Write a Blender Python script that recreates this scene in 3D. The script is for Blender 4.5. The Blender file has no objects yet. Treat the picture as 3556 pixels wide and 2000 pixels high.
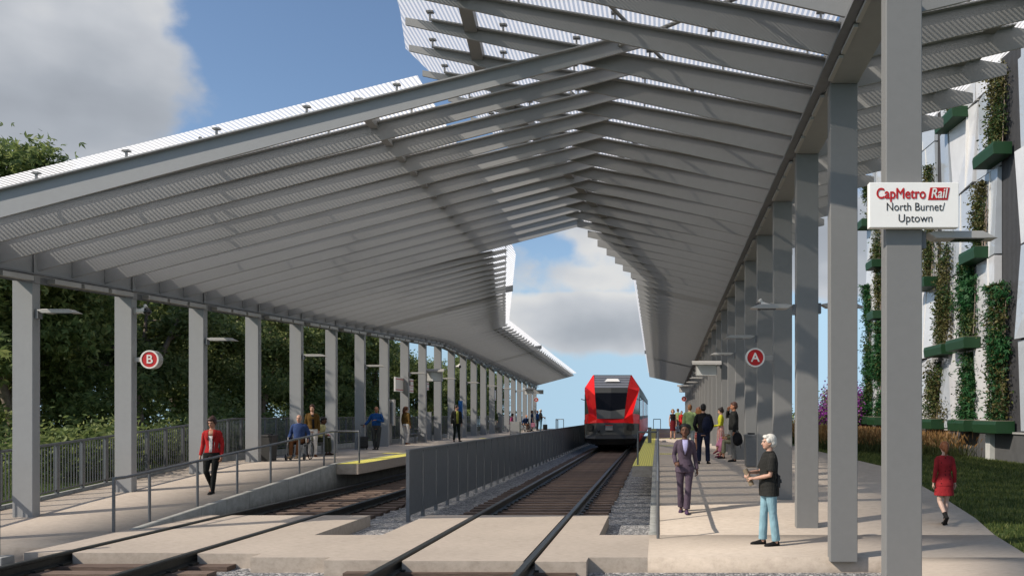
import bpy, bmesh, math, random
import numpy as np
from mathutils import Vector, Matrix, Euler
random.seed(7); rng = np.random.default_rng(7)
SC = bpy.context.scene
COL = SC.collection
PI = math.pi

# ---------------------------------------------------------------- helpers
def tag(o, label=None, cat=None, group=None, kind=None):
    if label: o['label'] = label
    if cat: o['category'] = cat
    if group: o['group'] = group
    if kind: o['kind'] = kind
    return o

def empty(name, loc=(0, 0, 0), rz=0.0, parent=None):
    o = bpy.data.objects.new(name, None)
    o.empty_display_size = 0.2
    o.location = loc; o.rotation_euler = (0, 0, rz)
    if parent is not None: o.parent = parent
    COL.objects.link(o)
    return o

def thing(name, label, cat, loc=(0, 0, 0), rz=0.0, group=None):
    return tag(empty(name, loc, rz), label, cat, group)

class MB:
    """collects simple solids; build() links them as one mesh object"""
    def __init__(s): s.v = []; s.f = []; s.smooth = []
    def add(s, vs, fs, smooth=False):
        b = len(s.v); s.v.extend([tuple(map(float, p)) for p in vs])
        for f in fs:
            s.f.append(tuple(i + b for i in f)); s.smooth.append(smooth)
        return s
    def box(s, x0, x1, y0, y1, z0, z1):
        return s.add([(x0,y0,z0),(x1,y0,z0),(x1,y1,z0),(x0,y1,z0),(x0,y0,z1),(x1,y0,z1),(x1,y1,z1),(x0,y1,z1)],
                     [(0,3,2,1),(4,5,6,7),(0,1,5,4),(1,2,6,5),(2,3,7,6),(3,0,4,7)])
    def cbox(s, c, sz, rot=None):
        h = [k/2 for k in sz]
        pts = [Vector((sx*h[0], sy*h[1], sz_*h[2])) for sz_ in (-1,1) for (sx,sy) in ((-1,-1),(1,-1),(1,1),(-1,1))]
        if rot is not None: pts = [rot @ p for p in pts]
        c = Vector(c)
        return s.add([p+c for p in pts], [(0,3,2,1),(4,5,6,7),(0,1,5,4),(1,2,6,5),(2,3,7,6),(3,0,4,7)])
    def hexa(s, p):   # 8 points: bottom 4 ccw, top 4 ccw
        return s.add(p, [(0,3,2,1),(4,5,6,7),(0,1,5,4),(1,2,6,5),(2,3,7,6),(3,0,4,7)])
    def prism(s, poly, y0, y1, axis='y'):
        """extrude a 2-D polygon; axis y: poly in (x,z); axis x: poly in (y,z); axis z: poly in (x,y)"""
        n = len(poly)
        def P(a, b, t):
            return {'y': (a, t, b), 'x': (t, a, b), 'z': (a, b, t)}[axis]
        vs = [P(a, b, y0) for a, b in poly] + [P(a, b, y1) for a, b in poly]
        fs = [tuple(range(n)), tuple(range(2*n-1, n-1, -1))]
        for i in range(n):
            j = (i+1) % n
            fs.append((i, i+n, j+n, j))
        return s.add(vs, fs)
    def tube(s, pts, r, n=8, caps=True, smooth=True, sx=1.0):
        pts = [Vector(p) for p in pts]
        rs = r if isinstance(r, (list, tuple)) else [r]*len(pts)
        rings = []; N = len(pts); up = None
        for i, p in enumerate(pts):
            if i == 0: t = pts[1]-pts[0]
            elif i == N-1: t = pts[-1]-pts[-2]
            else: t = (pts[i+1]-p).normalized() + (p-pts[i-1]).normalized()
            t.normalize()
            if up is None:
                up = Vector((0,0,1)) if abs(t.z) < 0.9 else Vector((0,1,0))
            a = t.cross(up)
            if a.length < 1e-4: a = t.cross(Vector((1,0,0)))
            a.normalize(); b = a.cross(t).normalized(); up = b
            rings.append([p + a*(math.cos(2*PI*k/n)*rs[i]*sx) + b*(math.sin(2*PI*k/n)*rs[i]) for k in range(n)])
        vs = [q for r_ in rings for q in r_]; fs = []
        for i in range(N-1):
            for k in range(n):
                k2 = (k+1) % n
                fs.append((i*n+k, i*n+k2, (i+1)*n+k2, (i+1)*n+k))
        s.add(vs, fs, smooth)
        if caps:
            s.add(rings[0], [tuple(range(n-1, -1, -1))]); s.add(rings[-1], [tuple(range(n))])
        return s
    def cyl(s, p0, p1, r, n=16, smooth=True): return s.tube([p0, p1], r, n, True, smooth)
    def ell(s, c, r, rot=None, nu=14, nv=9):
        vs = []; fs = []
        c = Vector(c)
        for i in range(nv+1):
            th = PI*i/nv
            for k in range(nu):
                ph = 2*PI*k/nu
                p = Vector((r[0]*math.sin(th)*math.cos(ph), r[1]*math.sin(th)*math.sin(ph), r[2]*math.cos(th)))
                if rot is not None: p = rot @ p
                vs.append(p+c)
        for i in range(nv):
            for k in range(nu):
                k2 = (k+1) % nu
                if i == 0: fs.append((k, nu+k, nu+k2))
                elif i == nv-1: fs.append((i*nu+k, (i+1)*nu+k, i*nu+k2))
                else: fs.append((i*nu+k, (i+1)*nu+k, (i+1)*nu+k2, i*nu+k2))
        return s.add(vs, fs, True)
    def build(s, name, mat, parent=None, bevel=0.0, loc=None):
        me = bpy.data.meshes.new(name)
        me.from_pydata(s.v, [], s.f)
        me.polygons.foreach_set('use_smooth', s.smooth)
        if mat is not None: me.materials.append(mat)
        me.update()
        bm = bmesh.new(); bm.from_mesh(me)
        bmesh.ops.recalc_face_normals(bm, faces=bm.faces)
        bm.to_mesh(me); bm.free()
        o = bpy.data.objects.new(name, me)
        if parent is not None: o.parent = parent
        if loc is not None: o.location = loc
        COL.objects.link(o)
        if bevel:
            m = o.modifiers.new('bevel', 'BEVEL'); m.width = bevel; m.segments = 2; m.limit_method = 'ANGLE'
        return o

def rawmesh(name, V, F, mat, parent=None, smooth=False):
    """fast mesh from numpy arrays, F is (n,3) or (n,4)"""
    me = bpy.data.meshes.new(name)
    V = np.asarray(V, dtype=np.float32); F = np.asarray(F, dtype=np.int32)
    me.vertices.add(len(V)); me.vertices.foreach_set('co', V.ravel())
    k = F.shape[1]
    me.loops.add(F.size); me.loops.foreach_set('vertex_index', F.ravel())
    me.polygons.add(len(F)); me.polygons.foreach_set('loop_start', np.arange(0, F.size, k, dtype=np.int32))
    me.polygons.foreach_set('loop_total', np.full(len(F), k, dtype=np.int32))
    if smooth: me.polygons.foreach_set('use_smooth', np.ones(len(F), dtype=bool))
    for m in (mat if isinstance(mat, list) else [mat]): me.materials.append(m)
    me.update(calc_edges=True); me.validate()
    o = bpy.data.objects.new(name, me)
    if parent is not None: o.parent = parent
    COL.objects.link(o)
    return o

def copy_tree(o, parent=None, kids=None):
    c = o.copy(); COL.objects.link(c)
    if parent is not None: c.parent = parent
    for ch in list(o.children): copy_tree(ch, c)
    return c

# ---------------------------------------------------------------- materials
def nodes(m):
    m.use_nodes = True
    nt = m.node_tree
    return nt, nt.nodes, nt.links

def newmat(name):
    m = bpy.data.materials.new(name); nt, N, L = nodes(m)
    b = N.get('Principled BSDF')
    return m, nt, N, L, b

def mat(name, col, rough=0.6, var=0.12, scale=6.0, bump=0.0, bscale=60.0, metal=0.0, spec=0.4, stain=0.0, coat=0.0):
    m, nt, N, L, b = newmat(name)
    tc = N.new('ShaderNodeTexCoord')
    n1 = N.new('ShaderNodeTexNoise'); n1.inputs['Scale'].default_value = scale; n1.inputs['Detail'].default_value = 6; n1.inputs['Roughness'].default_value = 0.65
    L.new(tc.outputs['Object'], n1.inputs['Vector'])
    mr = N.new('ShaderNodeMapRange'); mr.inputs[1].default_value = 0.3; mr.inputs[2].default_value = 0.7
    mr.inputs[3].default_value = 1-var; mr.inputs[4].default_value = 1+var
    L.new(n1.outputs['Fac'], mr.inputs[0])
    mul = N.new('ShaderNodeMix'); mul.data_type = 'RGBA'; mul.blend_type = 'MULTIPLY'; mul.inputs[0].default_value = 1
    mul.inputs[6].default_value = (*col, 1); L.new(mr.outputs[0], mul.inputs[7])
    out = mul.outputs[2]
    if stain > 0:
        n3 = N.new('ShaderNodeTexNoise'); n3.inputs['Scale'].default_value = 0.9; n3.inputs['Detail'].default_value = 8; n3.inputs['Roughness'].default_value = 0.7
        L.new(tc.outputs['Object'], n3.inputs['Vector'])
        r3 = N.new('ShaderNodeMapRange'); r3.inputs[1].default_value = 0.35; r3.inputs[2].default_value = 0.7; r3.inputs[3].default_value = 1+stain*0.4; r3.inputs[4].default_value = 1-stain
        L.new(n3.outputs['Fac'], r3.inputs[0])
        m2 = N.new('ShaderNodeMix'); m2.data_type = 'RGBA'; m2.blend_type = 'MULTIPLY'; m2.inputs[0].default_value = 1
        L.new(out, m2.inputs[6]); L.new(r3.outputs[0], m2.inputs[7]); out = m2.outputs[2]
    L.new(out, b.inputs['Base Color'])
    b.inputs['Roughness'].default_value = rough; b.inputs['Metallic'].default_value = metal
    b.inputs['Specular IOR Level'].default_value = spec
    if coat: b.inputs['Coat Weight'].default_value = coat; b.inputs['Coat Roughness'].default_value = 0.08
    if bump > 0:
        n2 = N.new('ShaderNodeTexNoise'); n2.inputs['Scale'].default_value = bscale; n2.inputs['Detail'].default_value = 4
        L.new(tc.outputs['Object'], n2.inputs['Vector'])
        bp = N.new('ShaderNodeBump'); bp.inputs['Strength'].default_value = bump; bp.inputs['Distance'].default_value = 0.01
        L.new(n2.outputs['Fac'], bp.inputs['Height']); L.new(bp.outputs['Normal'], b.inputs['Normal'])
    return m

def math_node(N, L, op, a, bb=None, c=None):
    n = N.new('ShaderNodeMath'); n.operation = op
    for i, q in enumerate((a, bb, c)):
        if q is None: continue
        if isinstance(q, (int, float)): n.inputs[i].default_value = q
        else: L.new(q, n.inputs[i])
    return n.outputs[0]

def ramp(N, L, fac, stops):
    r = N.new('ShaderNodeValToRGB')
    while len(r.color_ramp.elements) < len(stops): r.color_ramp.elements.new(0.5)
    for e, (p, c) in zip(r.color_ramp.elements, stops):
        e.position = p; e.color = (*c, 1)
    L.new(fac, r.inputs[0]); return r.outputs[0]

M = {}
M['steel'] = mat('painted_grey_steel', (0.28, 0.283, 0.280), 0.55, 0.03, 9, 0.03, 220, spec=0.35, stain=0.02)
M['steel_dark'] = mat('dark_grey_steel', (0.145, 0.15, 0.155), 0.5, 0.08, 9, 0.04, 200)
M['rail_grey'] = mat('handrail_grey_steel', (0.15, 0.155, 0.16), 0.4, 0.08, 12, metal=0.5)
M['paving'] = None
M['concrete'] = mat('cast_concrete', (0.33, 0.325, 0.30), 0.85, 0.12, 4, 0.2, 90, stain=0.18)
M['kerb_top'] = mat('pale_kerb_concrete', (0.50, 0.50, 0.47), 0.85, 0.08, 5, 0.15, 110)
M['rail'] = mat('weathered_rail_steel', (0.040, 0.042, 0.038), 0.45, 0.25, 14, 0.1, 80, metal=0.4)
M['white'] = mat('white_painted_metal', (0.72, 0.70, 0.66), 0.5, 0.03, 6)
M['lamp_metal'] = mat('lamp_metal', (0.36, 0.35, 0.33), 0.45, 0.05, 6)
M['black'] = mat('black_plastic', (0.015, 0.015, 0.016), 0.45, 0.1, 20)
M['glass_dark'] = mat('dark_glass', (0.012, 0.013, 0.015), 0.08, 0.05, 3, spec=0.6)
M['red'] = mat('sign_red', (0.48, 0.012, 0.012), 0.4, 0.05, 8)
M['text_black'] = mat('lettering_black', (0.012, 0.012, 0.012), 0.5, 0.0)

def paving_mat():
    m, nt, N, L, b = newmat('buff_paving')
    tc = N.new('ShaderNodeTexCoord')
    mp = N.new('ShaderNodeMapping'); mp.inputs['Scale'].default_value = (0.8, 2.6, 1.0); L.new(tc.outputs['Object'], mp.inputs[0])
    n1 = N.new('ShaderNodeTexNoise'); n1.inputs['Scale'].default_value = 9; n1.inputs['Detail'].default_value = 8; n1.inputs['Roughness'].default_value = 0.72
    L.new(mp.outputs[0], n1.inputs['Vector'])
    n2 = N.new('ShaderNodeTexNoise'); n2.inputs['Scale'].default_value = 0.7; n2.inputs['Detail'].default_value = 5
    L.new(tc.outputs['Object'], n2.inputs['Vector'])
    n3 = N.new('ShaderNodeTexVoronoi'); n3.inputs['Scale'].default_value = 55; L.new(tc.outputs['Object'], n3.inputs['Vector'])
    c1 = ramp(N, L, n1.outputs['Fac'], [(0.28, (0.355, 0.297, 0.240)), (0.5, (0.45, 0.383, 0.312)), (0.72, (0.525, 0.447, 0.368))])
    v = N.new('ShaderNodeMapRange'); v.inputs[1].default_value = 0.3; v.inputs[2].default_value = 0.7; v.inputs[3].default_value = 0.93; v.inputs[4].default_value = 1.06
    L.new(n2.outputs['Fac'], v.inputs[0])
    mm = N.new('ShaderNodeMix'); mm.data_type = 'RGBA'; mm.blend_type = 'MULTIPLY'; mm.inputs[0].default_value = 1
    L.new(c1, mm.inputs[6]); L.new(v.outputs[0], mm.inputs[7])
    # small dark pits: the poured faces show pores
    pit = N.new('ShaderNodeMapRange'); pit.inputs[1].default_value = 0.02; pit.inputs[2].default_value = 0.12; pit.inputs[3].default_value = 0.72; pit.inputs[4].default_value = 1.0
    L.new(n3.outputs['Distance'], pit.inputs[0])
    m2 = N.new('ShaderNodeMix'); m2.data_type = 'RGBA'; m2.blend_type = 'MULTIPLY'; m2.inputs[0].default_value = 0.5
    L.new(mm.outputs[2], m2.inputs[6]); L.new(pit.outputs[0], m2.inputs[7])
    L.new(m2.outputs[2], b.inputs['Base Color']); b.inputs['Roughness'].default_value = 0.9; b.inputs['Specular IOR Level'].default_value = 0.2
    bp = N.new('ShaderNodeBump'); bp.inputs['Strength'].default_value = 0.25; bp.inputs['Distance'].default_value = 0.01
    L.new(n1.outputs['Fac'], bp.inputs['Height']); L.new(bp.outputs['Normal'], b.inputs['Normal'])
    return m
M['paving'] = paving_mat()

def gravel_mat():
    m, nt, N, L, b = newmat('grey_ballast')
    tc = N.new('ShaderNodeTexCoord')
    vo = N.new('ShaderNodeTexVoronoi'); vo.inputs['Scale'].default_value = 19; L.new(tc.outputs['Object'], vo.inputs['Vector'])
    vo2 = N.new('ShaderNodeTexVoronoi'); vo2.feature = 'DISTANCE_TO_EDGE'; vo2.inputs['Scale'].default_value = 19; L.new(tc.outputs['Object'], vo2.inputs['Vector'])
    sp = N.new('ShaderNodeSeparateColor'); L.new(vo.outputs['Color'], sp.inputs[0])
    c = ramp(N, L, sp.outputs[0], [(0.0, (0.17, 0.175, 0.18)), (0.35, (0.31, 0.31, 0.315)), (0.7, (0.48, 0.465, 0.445)), (1.0, (0.70, 0.68, 0.65))])
    e = N.new('ShaderNodeMapRange'); e.inputs[1].default_value = 0.0; e.inputs[2].default_value = 0.16; e.inputs[3].default_value = 0.35; e.inputs[4].default_value = 1.0
    L.new(vo2.outputs['Distance'], e.inputs[0])
    mm = N.new('ShaderNodeMix'); mm.data_type = 'RGBA'; mm.blend_type = 'MULTIPLY'; mm.inputs[0].default_value = 1
    L.new(c, mm.inputs[6]); L.new(e.outputs[0], mm.inputs[7])
    L.new(mm.outputs[2], b.inputs['Base Color']); b.inputs['Roughness'].default_value = 0.9
    bp = N.new('ShaderNodeBump'); bp.inputs['Strength'].default_value = 0.9; bp.inputs['Distance'].default_value = 0.03
    L.new(e.outputs[0], bp.inputs['Height']); L.new(bp.outputs['Normal'], b.inputs['Normal'])
    return m
M['gravel'] = gravel_mat()

def wood_mat():
    m, nt, N, L, b = newmat('creosoted_timber')
    tc = N.new('ShaderNodeTexCoord'); mp = N.new('ShaderNodeMapping'); mp.inputs['Scale'].default_value = (2.0, 26, 26)
    L.new(tc.outputs['Object'], mp.inputs[0])
    n = N.new('ShaderNodeTexNoise'); n.inputs['Scale'].default_value = 2.2; n.inputs['Detail'].default_value = 8; n.inputs['Roughness'].default_value = 0.7
    L.new(mp.outputs[0], n.inputs['Vector'])
    oi = N.new('ShaderNodeObjectInfo')
    c = ramp(N, L, n.outputs['Fac'], [(0.3, (0.065, 0.043, 0.031)), (0.52, (0.145, 0.097, 0.072)), (0.75, (0.215, 0.155, 0.118))])
    r = N.new('ShaderNodeMapRange'); r.inputs[3].default_value = 0.75; r.inputs[4].default_value = 1.2; L.new(oi.outputs['Random'], r.inputs[0])
    mm = N.new('ShaderNodeMix'); mm.data_type = 'RGBA'; mm.blend_type = 'MULTIPLY'; mm.inputs[0].default_value = 1
    L.new(c, mm.inputs[6]); L.new(r.outputs[0], mm.inputs[7]); L.new(mm.outputs[2], b.inputs['Base Color'])
    b.inputs['Roughness'].default_value = 0.85
    return m
M['wood'] = wood_mat()

def tactile_mat():
    m, nt, N, L, b = newmat('yellow_tactile_paving')
    tc = N.new('ShaderNodeTexCoord'); sp = N.new('ShaderNodeSeparateXYZ'); L.new(tc.outputs['Object'], sp.inputs[0])
    fx = math_node(N, L, 'FRACT', math_node(N, L, 'MULTIPLY', sp.outputs[0], 1/0.066))
    fy = math_node(N, L, 'FRACT', math_node(N, L, 'MULTIPLY', sp.outputs[1], 1/0.5))
    ex = math_node(N, L, 'LESS_THAN', fx, 0.2); ey = math_node(N, L, 'LESS_THAN', fy, 0.09)
    e = math_node(N, L, 'MAXIMUM', ex, ey)
    n = N.new('ShaderNodeTexNoise'); n.inputs['Scale'].default_value = 30; L.new(tc.outputs['Object'], n.inputs['Vector'])
    c1 = ramp(N, L, n.outputs['Fac'], [(0.3, (0.62, 0.56, 0.10)), (0.7, (0.76, 0.70, 0.16))])
    mm = N.new('ShaderNodeMix'); mm.data_type = 'RGBA'; L.new(e, mm.inputs[0]); L.new(c1, mm.inputs[6]); mm.inputs[7].default_value = (0.36, 0.31, 0.06, 1)
    L.new(mm.outputs[2], b.inputs['Base Color']); b.inputs['Roughness'].default_value = 0.75
    return m
M['tactile'] = tactile_mat()

def sheet_mat():
    """corrugated translucent roofing: opal ribs with clear flutes between them, ribs along y"""
    m, nt, N, L, b = newmat('ribbed_translucent_roofing')
    N.remove(b); out = N.get('Material Output')
    tc = N.new('ShaderNodeTexCoord'); sp = N.new('ShaderNodeSeparateXYZ'); L.new(tc.outputs['Object'], sp.inputs[0])
    f = math_node(N, L, 'FRACT', math_node(N, L, 'MULTIPLY', sp.outputs[0], 1/0.07))
    s = math_node(N, L, 'LESS_THAN', f, 0.5)
    tr = N.new('ShaderNodeBsdfTranslucent'); tr.inputs[0].default_value = (0.95, 0.93, 0.90, 1)
    df = N.new('ShaderNodeBsdfDiffuse'); df.inputs[0].default_value = (0.7, 0.69, 0.67, 1)
    a = N.new('ShaderNodeMixShader'); a.inputs[0].default_value = 0.12; L.new(tr.outputs[0], a.inputs[1]); L.new(df.outputs[0], a.inputs[2])
    tp = N.new('ShaderNodeBsdfTransparent'); tp.inputs[0].default_value = (0.95, 0.94, 0.92, 1)
    c = N.new('ShaderNodeMixShader'); c.inputs[0].default_value = 0.55; L.new(a.outputs[0], c.inputs[1]); L.new(tp.outputs[0], c.inputs[2])
    mx = N.new('ShaderNodeMixShader'); L.new(s, mx.inputs[0]); L.new(a.outputs[0], mx.inputs[1]); L.new(c.outputs[0], mx.inputs[2])
    L.new(mx.outputs[0], out.inputs[0])
    return m
M['sheet'] = sheet_mat()

# ---------------------------------------------------------------- camera, sun, sky
cam_d = bpy.data.cameras.new('camera'); cam = bpy.data.objects.new('camera', cam_d); COL.objects.link(cam)
CAMZ = 2.05
cam.location = (0, 0, CAMZ); cam.rotation_euler = (PI/2, 0, 0)
cam_d.sensor_width = 36; cam_d.lens = 28
cam_d.shift_x = -0.1426; cam_d.shift_y = 0.1232
cam_d.clip_start = 0.1; cam_d.clip_end = 4000
SC.camera = cam

SUN_TO = Vector((-1.11, -0.62, 1.0)).normalized()      # towards the sun
sun_d = bpy.data.lights.new('sun', 'SUN'); sun = bpy.data.objects.new('sun', sun_d); COL.objects.link(sun)
sun_d.energy = 4.2; sun_d.angle = math.radians(0.5); sun_d.color = (1.0, 0.91, 0.80)
sun.rotation_euler = SUN_TO.to_track_quat('Z', 'Y').to_euler()
sun.location = (0, 0, 40)

W = bpy.data.worlds.new('World'); SC.world = W; W.use_nodes = True
def build_world():
    nt = W.node_tree; N = nt.nodes; L = nt.links; N.clear()
    out = N.new('ShaderNodeOutputWorld'); bg = N.new('ShaderNodeBackground'); L.new(bg.outputs[0], out.inputs[0])
    tc = N.new('ShaderNodeTexCoord'); sp = N.new('ShaderNodeSeparateXYZ'); L.new(tc.outputs['Generated'], sp.inputs[0])
    z = math_node(N, L, 'MAXIMUM', sp.outputs[2], 0.12)
    cb = N.new('ShaderNodeCombineXYZ'); L.new(sp.outputs[0], cb.inputs[0]); L.new(sp.outputs[1], cb.inputs[1]); L.new(z, cb.inputs[2])
    sky = N.new('ShaderNodeTexSky'); sky.sky_type = 'NISHITA'; sky.sun_disc = False
    el = math.asin(SUN_TO.z); sky.sun_elevation = el
    sky.sun_rotation = math.atan2(SUN_TO.x, SUN_TO.y)
    sky.altitude = 0; sky.air_density = 1.0; sky.dust_density = 0.6; sky.ozone_density = 2.5
    L.new(cb.outputs[0], sky.inputs['Vector'])
    # clouds: a few cloud banks at fixed bearings, ragged by noise
    nz = N.new('ShaderNodeTexNoise'); nz.inputs['Scale'].default_value = 6.5; nz.inputs['Detail'].default_value = 8; nz.inputs['Roughness'].default_value = 0.50
    mp = N.new('ShaderNodeMapping'); mp.inputs['Scale'].default_value = (1, 1, 1.3); L.new(tc.outputs['Generated'], mp.inputs[0]); L.new(mp.outputs[0], nz.inputs['Vector'])
    banks = [  # bearing (deg from +y, + to the right), elevation, half width, half height, weight
        (-44.2, 22.4, 13.7, 10.2, 1.34), (-35.5, 14.0, 9.0, 3.0, 0.62), (-5.0, 11.5, 9.5, 3.6, 0.66), (-4.0, 6.8, 9.0, 2.6, 0.66),
        (14.0, 12.0, 14.0, 5.0, 0.8), (-75, 20, 22, 9, 0.7), (60, 24, 20, 10, 0.7), (120, 18, 25, 9, 0.8), (-140, 25, 30, 12, 0.6), (175, 14, 22, 8, 0.7), (20, 55, 18, 10, 0.45)]
    az = math_node(N, L, 'ARCTAN2', sp.outputs[0], sp.outputs[1])
    elv = math_node(N, L, 'ARCSINE', sp.outputs[2])
    tot = None
    for a, e, wa, we, w in banks:
        da = math_node(N, L, 'DIVIDE', math_node(N, L, 'SUBTRACT', az, math.radians(a)), math.radians(wa))
        de = math_node(N, L, 'DIVIDE', math_node(N, L, 'SUBTRACT', elv, math.radians(e)), math.radians(we))
        d2 = math_node(N, L, 'ADD', math_node(N, L, 'MULTIPLY', da, da), math_node(N, L, 'MULTIPLY', de, de))
        g = math_node(N, L, 'MULTIPLY', math_node(N, L, 'EXPONENT', math_node(N, L, 'MULTIPLY', math_node(N, L, 'MULTIPLY', d2, d2), -0.9)), w)
        tot = g if tot is None else math_node(N, L, 'MAXIMUM', tot, g)
    dens = math_node(N, L, 'ADD', tot, math_node(N, L, 'MULTIPLY', math_node(N, L, 'SUBTRACT', nz.outputs['Fac'], 0.5), 1.7))
    cov = N.new('ShaderNodeMapRange'); cov.interpolation_type = 'SMOOTHSTEP'
    cov.inputs[1].default_value = 0.38; cov.inputs[2].default_value = 0.60; cov.inputs[3].default_value = 0; cov.inputs[4].default_value = 0.96
    L.new(dens, cov.inputs[0])
    n2 = N.new('ShaderNodeTexNoise'); n2.inputs['Scale'].default_value = 4.6; n2.inputs['Detail'].default_value = 4; n2.inputs['Roughness'].default_value = 0.42
    mp2 = N.new('ShaderNodeMapping'); mp2.inputs['Location'].default_value = (3.1, 1.7, 0.3); mp2.inputs['Scale'].default_value = (1, 1, 2.0); L.new(tc.outputs['Generated'], mp2.inputs[0]); L.new(mp2.outputs[0], n2.inputs['Vector'])
    shade = math_node(N, L, 'ADD', math_node(N, L, 'MULTIPLY', dens, 0.55), math_node(N, L, 'MULTIPLY', math_node(N, L, 'SUBTRACT', n2.outputs['Fac'], 0.5), -2.1))
    ccol = ramp(N, L, shade, [(0.12, (5.2, 5.2, 5.15)), (0.36, (4.0, 4.15, 4.4)), (0.68, (2.85, 3.05, 3.35)), (1.0, (2.3, 2.46, 2.72))])
    mx = N.new('ShaderNodeMix'); mx.data_type = 'RGBA'; L.new(cov.outputs[0], mx.inputs[0]); L.new(sky.outputs[0], mx.inputs[6]); L.new(ccol, mx.inputs[7])
    L.new(mx.outputs[2], bg.inputs[0]); bg.inputs[1].default_value = 0.13
build_world()
SC.view_settings.view_transform = 'Standard'; SC.view_settings.look = 'None'; SC.view_settings.gamma = 1.0
SC.view_settings.use_curve_mapping = False
SC.view_settings.exposure = 0.12
try:
    SC.cycles.transparent_max_bounces = 24; SC.cycles.max_bounces = 8; SC.cycles.caustics_reflective = False; SC.cycles.caustics_refractive = False
    SC.cycles.sample_clamp_indirect = 6.0; SC.cycles.use_denoising = True
except Exception: pass

# ---------------------------------------------------------------- levels
PLAT = 0.62
def ramp_l(y): return PLAT*min(1, max(0, (y-14.2)/8.9))
def ramp_r(y): return PLAT*min(1, max(0, (y-13.56)/8.44))
YEND = 79.5
# ---------------------------------------------------------------- ground
def lerp(a, b, t): return a + (b-a)*t
def piece(y, pts):
    if y <= pts[0][0]: return pts[0][1]
    for (y0, v0), (y1, v1) in zip(pts, pts[1:]):
        if y <= y1: return v0 + (v1-v0)*(y-y0)/(y1-y0)
    return pts[-1][1]

def path_edge(y): return piece(y, [(2.0, 3.75), (11.0, 5.27), (11.8, 5.42), (14.8, 5.95), (18, 6.2), (90, 6.2)])

def terrain_z(x, y):
    fade = max(0.0, y-84.0)
    drop = 0.055*fade if fade > 0 else 0
    if x < -13.4: z = ramp_l(y) - 0.02 + 0.03*min(6, -13.4-x)
    elif x > 5.0: z = ramp_r(y) - 0.05 - 0.03*min(6, max(0, x-6.2))
    else: z = -0.42
    if y < 11.4 and x > -13.4: z = min(z, -0.3 if x < 2 else -0.06)
    return z - drop

xs = sorted(set([-900, -500, -250, -120, -70, -45, -30, -24, -20, -17, -15, -14, -13.41, -13.39, -8, 0, 4.99, 5.01, 5.6, 6.2, 7, 8, 9, 10, 11, 12, 13, 15, 18, 24, 32, 45, 70, 120, 250, 500, 900]))
ys = sorted(set([-60, -20, 0, 5, 8, 10, 11.39, 11.41, 12, 13, 13.56, 14.2, 15, 16, 17, 18, 19, 20, 21, 22, 23.1, 25, 28, 32, 38, 45, 55, 65, 75, 84, 88, 95, 110, 140, 200, 320, 600, 1200, 2500]))
V = [(x, y, terrain_z(x, y)) for y in ys for x in xs]
nx = len(xs)
F = [(j*nx+i, j*nx+i+1, (j+1)*nx+i+1, (j+1)*nx+i) for j in range(len(ys)-1) for i in range(nx-1)]
def lawn_mat():
    m, nt, N, L, b = newmat('lawn_ground')
    tc = N.new('ShaderNodeTexCoord')
    n = N.new('ShaderNodeTexNoise'); n.inputs['Scale'].default_value = 14; n.inputs['Detail'].default_value = 9; n.inputs['Roughness'].default_value = 0.8
    L.new(tc.outputs['Object'], n.inputs['Vector'])
    c = ramp(N, L, n.outputs['Fac'], [(0.3, (0.022, 0.034, 0.010)), (0.5, (0.055, 0.085, 0.022)), (0.72, (0.13, 0.15, 0.05))])
    L.new(c, b.inputs['Base Color']); b.inputs['Roughness'].default_value = 0.9; b.inputs['Specular IOR Level'].default_value = 0.1
    bp = N.new('ShaderNodeBump'); bp.inputs['Strength'].default_value = 0.8; bp.inputs['Distance'].default_value = 0.05
    L.new(n.outputs['Fac'], bp.inputs['Height']); L.new(bp.outputs['Normal'], b.inputs['Normal'])
    return m
M['lawn'] = lawn_mat()
ground = rawmesh('ground', V, F, M['lawn']); tag(ground, kind='structure')

# ballast bed
g = []
yb = [-4, 5, 10, 16, 25, 40, 60, 84]
bal = rawmesh('track_ballast', [(x, y, -0.22) for y in yb for x in (-13.38, 4.98)], [(2*i, 2*i+1, 2*i+3, 2*i+2) for i in range(len(yb)-1)], M['gravel']); tag(bal, kind='structure')

# crossing panels (walkway over the tracks) as one paved surface of slabs
RAILS = (-8.76, -6.88, -3.67, -1.80)
def paving(mb, x0, x1, y0, y1, z=0.0, t=0.34): mb.box(x0, x1, y0, y1, z-t, z)
cw = MB()
YA, YB = 11.43, 13.56          # the walkway strip
HB = 0.085                      # half width of the rail slot
# left of the left track
paving(cw, -9.42, -8.76-HB, 11.82, 16.2); 
paving(cw, -8.76+HB, -6.88-HB, 11.80, 16.2)
paving(cw, -6.88+HB, -5.85, 11.75, 16.2)
paving(cw, -5.85, -4.7, YA, YB)
paving(cw, -4.7, -3.67-HB, 11.2, 16.2)
paving(cw, -3.67+HB, -1.80-HB, 11.15, 16.2)
paving(cw, -1.80+HB, -1.0, 11.1, 16.2)
paving(cw, -1.0, -0.15, YA, YB)
o = cw.build('track_crossing', M['paving']); tag(o, kind='structure')

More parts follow.
